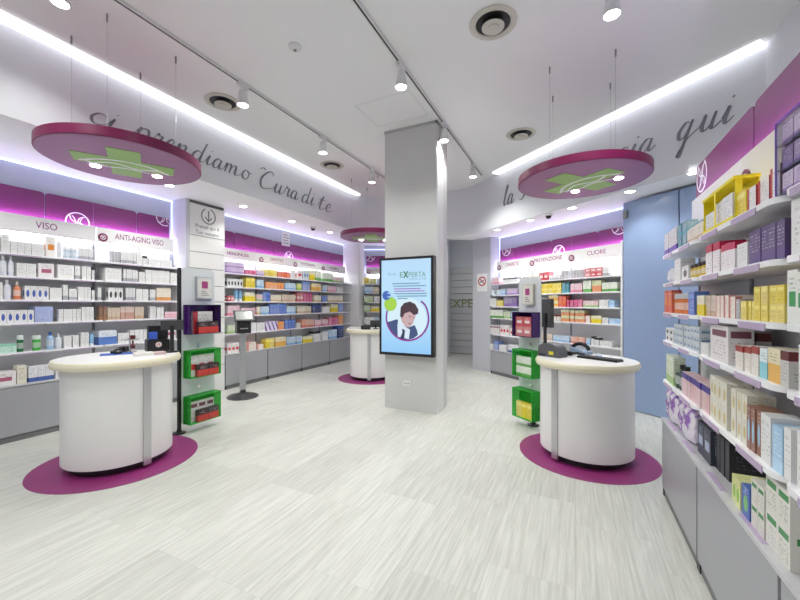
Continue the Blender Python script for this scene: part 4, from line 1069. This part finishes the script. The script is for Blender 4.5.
gon(2, [(665, 672, 2, 22, 'ro', 1, .06), (673, 688, 4, 20, 'Jo'), (689, 695, 1, 23, 'bl', 1, .07), (696, 705, 2, 20, 'yw', 1, .09), (705.5, 715, 2, 21, 'be', 1, .09), (716, 729, 3, 22, 'cp', 1, .1)], 0)
gon(2, [(730, 736, 1, 22, 'cp', 1, .1), (737, 741, 1, 20, 'gy', 1, .07), (741.5, 754, 4, 19, 'y', 1, .06), (754.5, 784, 4, 36, 'y', 2, .08)], 1)
gon(3, [(665.5, 673, 2, 13, 'wd', 2, .06), (674, 690, 5, 21, 'bt', 3, .06), (690.5, 700, 3, 25, 'bt', 3, .06), (700.5, 709, 2, 12, 'w', 1, .07), (711, 729, 1, 36, 'dr', 1, .09)], 0)
gon(3, [(736, 743.5, 1, 24, 'rb', 1, .07), (744, 750.5, 1, 26, 'rb', 1, .09), (751, 758, 1, 29, 'rb', 1, .1), (758.5, 766, 1, 30, 'cy', 1, .1), (766.5, 779, 1, 34, 'oy', 1, .1), (779.5, 788, 1, 36, 'dk', 1, .09)], 1)
gon(3, [(733, 758, 2, 30, 'dk', 1, .05, .115)], 1, True)
gon(2, [(700, 716, 3, 20, 'wt', 1, .06, .12)], 0, True)
gon(4, [(666, 674, 2, 27, 'gc', 1, .07), (674.5, 681, 2, 24, 'Bd'), (681.5, 709, 8, 24, 'pt', 1, .07), (709.5, 728, 4, 44, 'lg', 2, .09)], 0)
gon(4, [(731, 746, 3, 48, 'lg', 2, .09), (747, 760, 3, 44, 'bc', 1, .08), (760.5, 772, 2, 48, 'w', 1, .09), (772.5, 783, 1, 46, 'sb', 1, .09), (783.5, 791, 1, 52, 'w', 1, .1)], 1)
gon(5, [(698, 711, 2, 33, 'nk', 1, .12, .03), (716.5, 729, 3, 37, 'bk', 1, .14, .05)], 0)
gon(5, [(731, 741, 2, 27, 'ylg', 1, .12), (742, 750, 1, 31, 'bg', 1, .11), (751, 764, 2, 48, 'gv', 2, .12), (765, 790, 2, 84, 'gv', 2, .17)], 1)

gon(1, [(789.5, 815, 1, 62, 'wt', 1, .12)], 2)
gon(2, [(786, 796.5, 1, 54, 'gb', 1, .08), (797, 812, 1, 54, 'gb', 1, .08)], 2)
gon(3, [(797, 815, 1, 50, 'w', 1, .1)], 2)
gon(4, [(797, 815, 1, 60, 'w', 1, .1)], 2)

# ------------------------------------------------------------------ special pieces on the near run
def near(px, t): return GOND.s_at(px, t)
sa, sb = near(703.6, .25), near(734.9, .25)
t = thing('display_tray', 'bright yellow lidded display tray of white cartons on the near top shelf', 'display tray', GOND.p(sa, 0, 1.8705), GOND.rz)
YEL = mat('bright yellow card', hexc('f0dc1e'), .4)
W_ = sb - sa
MB().box(0, W_, -.172, -.168, 0, .175).box(0, .003, -.25, -.168, 0, .175).box(W_ - .001, W_ + .002, -.25, -.225, 0, .175).box(W_ * .45, W_ * .45 + .02, -.2575, -.2562, 0, .176).build('tray_body', YEL, t)
MB().box(-.004, W_ + .004, -.256, -.166, .175, .19).build('tray_lid', YEL, t)
MB().box(.003, W_, -.256, -.253, 0, .018).build('tray_lip', YEL, t)
# clear case of lilac packs at the near end
s0 = near(781.5, .24)
t = thing('acrylic_case', 'clear acrylic case on the near top shelf at the picture edge', 'display case', GOND.p(s0, 0, 1.8705), GOND.rz)
CLR = acrylic('clear acrylic', 'c8c8d8', .22)
b = MB().box(0, .002, -.255, -.112, 0, .25).box(.30, .302, -.255, -.112, 0, .25).box(.002, .30, -.114, -.112, 0, .25)
for z in (0, .083, .166, .248): b.box(.002, .30, -.255, -.114, z, z + .002)
b.build('case_shell', CLR, t)
e = MB().box(-.001, .003, -.257, -.253, 0, .251).box(-.001, .303, -.257, -.253, .247, .251).build('case_edge', mat('case edge', hexc('7a62c4'), .2), t)
for lv in range(3):
    for k in range(4):
        c = GOND.p(s0 + .04 + k * .073, .185, 1.8705 + .0025 + lv * .083)
        carton('li' if lv != 1 else 'pu', .066, .11, .07, c, GOND.rz, f'lilac carton, {ORD[k + 1]} from glass end, {("bottom", "middle", "top")[lv]} tier of the clear case', 'cartons in the acrylic case')

def pillow(w, d, h, nx=14, ny=10, nz=12, puff=.35, wrinkle=.006):
    """a soft bag: box whose sides bulge and whose surface is slightly crumpled"""
    mb = MB(); rnd = random.Random(int(w * 1e4))
    seg = 28; rows = 12; vs = []; fs = []
    for j in range(rows + 1):
        v = j / rows; zz = h * v
        k = (1 - .16 * abs(2 * v - 1) ** 5) * (1 - .5 * max(0, (v - .86) / .14) ** 2) * (1 - .12 * max(0, (.1 - v) / .1))
        for i in range(seg):
            a = 2 * PI * i / seg; cx, sy = math.cos(a), math.sin(a)
            r = 1 / (abs(cx) ** 5 + abs(sy) ** 5) ** .2
            q = rnd.uniform(-wrinkle, wrinkle)
            vs.append((cx * r * k * w / 2 + q, sy * r * k * d / 2 + q, zz + (rnd.uniform(-wrinkle, wrinkle) if 0 < j < rows else 0)))
    for j in range(rows):
        for i in range(seg): fs.append((j * seg + i, j * seg + (i + 1) % seg, (j + 1) * seg + (i + 1) % seg, (j + 1) * seg + i))
    fs.append(tuple(range(seg))[::-1]); fs.append(tuple(rows * seg + i for i in range(seg)))
    return mb.add(vs, fs)
pm, nt, bs = new_mat('purple printed film')
n1 = nt.nodes.new('ShaderNodeTexNoise'); n1.inputs['Scale'].default_value = 11; n1.inputs['Detail'].default_value = 3
tc = nt.nodes.new('ShaderNodeTexCoord'); nt.links.new(tc.outputs['Object'], n1.inputs['Vector'])
rp = nt.nodes.new('ShaderNodeValToRGB'); rp.color_ramp.interpolation = 'EASE'
rp.color_ramp.elements[0].position = .42; rp.color_ramp.elements[0].color = (*hexc('8d5bb0'), 1)
rp.color_ramp.elements[1].position = .58; rp.color_ramp.elements[1].color = (*hexc('d9d2de'), 1)
nt.links.new(n1.outputs[0], rp.inputs[0]); nt.links.new(rp.outputs[0], bs.inputs['Base Color']); bs.inputs['Roughness'].default_value = .25
s6, s7 = near(668, .2), near(697, .2); wv = (s7 - s6) / 2
for k in range(2):
    t = thing('nappy_bag', ('purple and white film-wrapped bag on the cabinet at the glass end', 'purple and white film-wrapped bag beside the navy-black cartons')[k], 'bag', GOND.p(s6 + wv * (k + .5), .135, .6075), GOND.rz, 'purple film bags')
    pillow(wv * .95, .19, .235).build('bag_body', pm, t)
    hb = MB().tube([(-.05, -.02, .225), (-.04, -.02, .25), (0, -.02, .262), (.04, -.02, .25), (.05, -.02, .225)], .007, 8)
    hb.build('carry_handle', mat('violet handle', hexc('7c4aa4'), .4), t)

# ------------------------------------------------------------------ goods in the totem boxes
def in_box(org, rz, zfloor, rows, where, grp):
    ax = Vector((math.cos(rz), math.sin(rz), 0)); nrm = Vector((math.sin(rz), -math.cos(rz), 0)); o = Vector((*org, 0))
    for x0, x1, n, h, code, tiers, back in rows:
        w = (x1 - x0) / n
        for k in range(n):
            for q in range(tiers):
                hh = h / tiers - .0006
                tier = '' if tiers == 1 else (' bottom,' if q == 0 else ' top,')
                p = o + ax * (x0 + w * (k + .5)) + nrm * back; p.z = zfloor + .0056 + q * h / tiers
                carton(code, w - .004, .045, hh, p, rz, f'{DZ[code][1]},{tier} {ORD[k + 1]} from left, {where}', grp)
in_box(TL, PI / 2, 1.145, [(.10, .36, 1, .26, 'wrs', 1, .035), (.13, .40, 2, .14, 'rd', 1, .095)], 'purple box by arrow pillar', 'goods in the purple box by the arrow pillar')
in_box(TL, PI / 2, .635, [(.05, .38, 3, .25, 'wr', 1, .035), (.12, .40, 2, .14, 'rd', 1, .095)], 'middle green box by arrow pillar', 'goods in the middle box by the arrow pillar')
in_box(TL, PI / 2, .10, [(.06, .38, 3, .24, 'dr', 1, .035), (.12, .40, 2, .14, 'rd', 1, .095)], 'lowest green box by arrow pillar', 'goods in the lowest box by the arrow pillar')
in_box(TR, RIGHT.rz, 1.10, [(.04, .30, 2, .24, 'r', 2, .07)], 'purple box by keyboard counter', 'red cartons in the purple box by the keyboard counter')
in_box(TR, RIGHT.rz, .61, [(.05, .30, 3, .24, 'gw', 2, .07)], 'middle green box by keyboard counter', 'goods in the middle box by the keyboard counter')
in_box(TR, RIGHT.rz, .10, [(.05, .32, 3, .19, 'y', 1, .07)], 'lowest green box by keyboard counter', 'goods in the lowest box by the keyboard counter')

# ------------------------------------------------------------------ ticket kiosk
KX, KY = -4.84, 4.22; kr = R(62)
t = thing('ticket_kiosk', 'black ticket kiosk with tilted touchscreen on a grey pole', 'kiosk', (KX, KY, 0), kr)
MB().lathe([(.235, 0), (.24, .012), (.20, .035), (.12, .05), (.05, .075), (.04, .12), (.0005, .12)], 40).build('base', mat('kiosk base', (.03, .03, .033), .3), t)
MB().box(-.042, .042, -.022, .022, .10, 1.20).build('pole', mat('kiosk pole', (.42, .43, .45), .3, .6), t)
pb = MB().box(-.105, .105, -.085, .06, 1.03, 1.23).build('printer_box', BLACK, t)
MB().box(-.06, .06, -.088, -.085, 1.10, 1.115).build('ticket_slot', mat('slot grey', (.4, .4, .42), .4), pb)
hd = MB().box(-.15, .15, -.012, .012, -.095, .095).build('screen_housing', BLACK, t, (0, -.07, 1.31), rot=(-R(32), 0, 0))
MB().box(-.125, .125, -.0135, -.012, -.072, .076).build('touchscreen', mat('kiosk screen', (.08, .08, .08), .2, 0, .30, 'c9d2c8'), hd)

# ------------------------------------------------------------------ things on the counters
CT = 1.0003
def obj_at(px, py, z): 
    q = at_z(px, py, z); return q
m_ = Vector((-4.0, 2.0, CT)); 
t = thing('mouse_mat', 'flat blue mouse mat on the white counter', 'mouse mat', (-4.12, 2.06, CT), R(62))
MB().prism(rrect(-.13, .13, -.085, .085, .02), 0, .005).build('mat', mat('blue mat', hexc('2e56a8'), .6), t)
t = thing('computer_mouse', 'black computer mouse on the blue mat', 'mouse', (-4.11, 2.07, CT + .0055), R(40))
q = MB(); q.lathe([(.0005, .034), (.02, .032), (.034, .02), (.037, .006), (.036, 0)][::-1], 20, 0, 0, .85, 1.35); q.build('shell', BLACK, t)
MB().tube([(0, .03, .02), (0, .04, .026), (0, .046, .017)], .004).build('wheel', GREYD, t)
t = thing('barcode_scanner', 'black handheld barcode scanner lying beside the blue mat', 'scanner', (-4.30, 2.22, CT), R(215))
MB().box(-.035, .035, -.05, .05, 0, .05).build('scan_head', BLACK, t)
MB().tube([(0, .04, .025), (0, .10, .035), (0, .19, .022), (0, .22, .016)], [.018, .018, .016, .012], 10).build('handle', BLACK, t)
t = thing('stamp_holder', 'wire stamp holder with one dark red stamp', 'stamp holder', (-4.16, 2.20, CT))
MB().lathe([(.04, 0), (.04, .006), (.006, .01), (.005, .09), (.0005, .09)], 18).build('stand', CHROME, t)
MB().tube([(.05 * math.cos(k * PI / 10), .05 * math.sin(k * PI / 10), .088) for k in range(21)], .003, 6).build('ring', CHROME, t)
MB().lathe([(.014, .03), (.014, .05), (.006, .06), (.006, .085), (.016, .10), (.016, .118), (.0005, .12)], 14, .035, 0).build('stamp', mat('stamp red', hexc('5a1420'), .35), t)
t.scale = (1.5, 1.5, 1.5)
t = thing('receipt_printer', 'black receipt printer with a round pale sticker', 'printer', (-4.0, 2.38, CT), R(70))
MB().prism_y(rrect(-.10, .10, 0, .13, .015), -.07, .07).build('case', BLACK, t)
MB().box(-.08, .10, .0, .07, .13, .27).build('rear_case', BLACK, t)
q = MB(); q.prism_y([(.0 + .028 * math.cos(k * PI / 12), .075 + .028 * math.sin(k * PI / 12)) for k in range(24)], -.0715, -.07); so = q.build('sticker', mat('sticker pale', hexc('e6d2d2'), .4), t)
q = MB(); ribbon(q, [(-.012, .063), (0, .09), (.012, .063)], .006, -.0722, -.0715); q.build('sticker_mark', RED, so)
MB().box(-.085, -.01, -.06, -.055, .131, .21).build('blue_card', mat('blue card', hexc('3a5cc0'), .4), t)
t.scale = (1, 1, 1)
t = thing('paper_stack', 'low stack of papers and booklets in front of the black printer', 'papers', (-3.76, 2.14, CT), R(72))
MB().box(-.10, .05, -.05, .05, 0, .03).build('papers', mat('paper', hexc('dedad6'), .6), t)
MB().box(.052, .15, -.05, .05, 0, .026).build('booklet', mat('booklet pinkish', hexc('c9b0b0'), .5), t)
def monitor(label, loc, rz, w, h, zb, sticker=False):
    t = thing('computer_monitor', label, 'monitor', loc, rz)
    MB().lathe([(.06, 0), (.06, .01), (.02, .014), (.018, .02), (.0005, .02)], 20).build('foot', BLACK, t)
    MB().box(-.018, .018, .022, .04, .018, zb + h * .5).build('neck', BLACK, t)
    MB().box(-w / 2, w / 2, -.02, .02, zb, zb + h).build('casing', mat('monitor shell', (.05, .05, .055), .4), t)
    MB().box(-w / 2 + .012, w / 2 - .012, -.0215, -.02, zb + .012, zb + h - .012).build('display', mat('monitor display', (.06, .065, .075), .15), t)
monitor('black monitor on the mouse-mat counter, beside the totem', (-3.78, 2.40, CT), R(235), .20, .10, .23)
CZ = .9553
monitor('dark upright monitor on the keyboard counter', (-.27, 4.30, CZ), RIGHT.rz + R(165), .17, .31, .29)
t = thing('receipt_printer', 'grey dome-topped receipt printer with yellow sticker on the keyboard counter', 'printer', (-.215, 4.11, CZ), RIGHT.rz + R(8))
MB().prism_y([(-.12, 0), (.12, 0), (.12, .05), (.10, .10), (.06, .13), (0, .14), (-.06, .135), (-.11, .11), (-.12, .07)], -.07, .08).build('case', mat('printer grey', (.10, .10, .11), .4), t)
MB().box(.01, .06, -.072, -.07, .025, .06).build('yellow_sticker', mat('sticker yellow', hexc('d8c830'), .4), t)
MB().box(-.11, -.03, -.0725, -.07, .01, .03).build('port_strip', BLACK, t)
t = thing('keyboard', 'black computer keyboard on the white counter near the blue glass', 'keyboard', (.215, 4.08, CZ), R(-33))
MB().prism(rrect(-.2, .2, -.065, .065, .012), 0, .018).build('case', BLACK, t)
kq = MB()
for j in range(5):
    for i in range(15): kq.box(-.188 + i * .0253, -.188 + i * .0253 + .021, -.052 + j * .0215, -.052 + j * .0215 + .0175, .018, .023)
tag(kq.build('keys', mat('key grey', (.05, .05, .055), .5), t), kind='stuff')
t = thing('computer_mouse', 'pale computer mouse beside the keyboard', 'mouse', (.22, 4.27, CZ), R(20))
q = MB(); q.lathe([(.036, 0), (.037, .006), (.034, .02), (.02, .032), (.0005, .034)], 20, 0, 0, .85, 1.3); q.build('shell', mat('mouse pale', hexc('b8c4d8'), .35), t)
t = thing('barcode_scanner', 'black handheld barcode scanner beside the keyboard', 'scanner', (-.07, 4.27, CZ), R(-100))
MB().box(-.03, .03, -.045, .045, 0, .045).build('scan_head', BLACK, t)
MB().tube([(0, .03, .022), (0, .09, .03), (0, .17, .018)], [.016, .016, .012], 10).build('handle', BLACK, t)
t = thing('telephone_handset', 'black telephone handset on its base behind the printer', 'telephone', (.06, 4.44, CZ), R(-30))
MB().prism_y([(-.09, 0), (.09, 0), (.09, .03), (-.09, .07)], -.07, .07).build('base', mat('phone base', hexc('8aa0b8'), .4), t)
MB().tube(smooth_path([(-.09, .085), (-.06, .105), (0, .115), (.06, .10), (.09, .07)], 4) and [(x, 0, z) for x, z in smooth_path([(-.09, .075), (-.06, .10), (0, .112), (.06, .09), (.09, .05)], 4)], .02, 10).build('handset', BLACK, t)
monitor('small dark monitor on the far counter behind the column', (-3.62, 6.42, CT), BACK.rz + PI, .22, .14, .03)
t = thing('paper_stack', 'white papers on the far counter behind the column', 'papers', (-3.98, 6.22, CT), BACK.rz)
MB().box(-.12, .12, -.06, .06, 0, .035).build('papers', mat('paper', hexc('dedad6'), .6), t)
t = thing('receipt_printer', 'low dark printer on the far counter behind the column', 'printer', (-3.72, 6.2, CT), BACK.rz)
MB().prism_y(rrect(-.09, .09, 0, .08, .015), -.06, .06).build('case', BLACK, t)
MB().box(-.06, .06, -.062, -.06, .05, .056).build('slot', GREYD, t)

# ------------------------------------------------------------------ colour management
vs = scn.view_settings
scn.display_settings.display_device = 'sRGB'
vs.view_transform = 'Standard'; vs.look = 'None'; vs.gamma = 1; vs.use_curve_mapping = False
vs.exposure = .8
w = bpy.data.worlds.new('room air'); scn.world = w; w.use_nodes = True
w.node_tree.nodes['Background'].inputs[0].default_value = (.9, .93, 1, 1); w.node_tree.nodes['Background'].inputs[1].default_value = .4
scn.cycles.max_bounces = 8; scn.cycles.diffuse_bounces = 5; scn.cycles.transparent_max_bounces = 12
scn.cycles.sample_clamp_indirect = 6
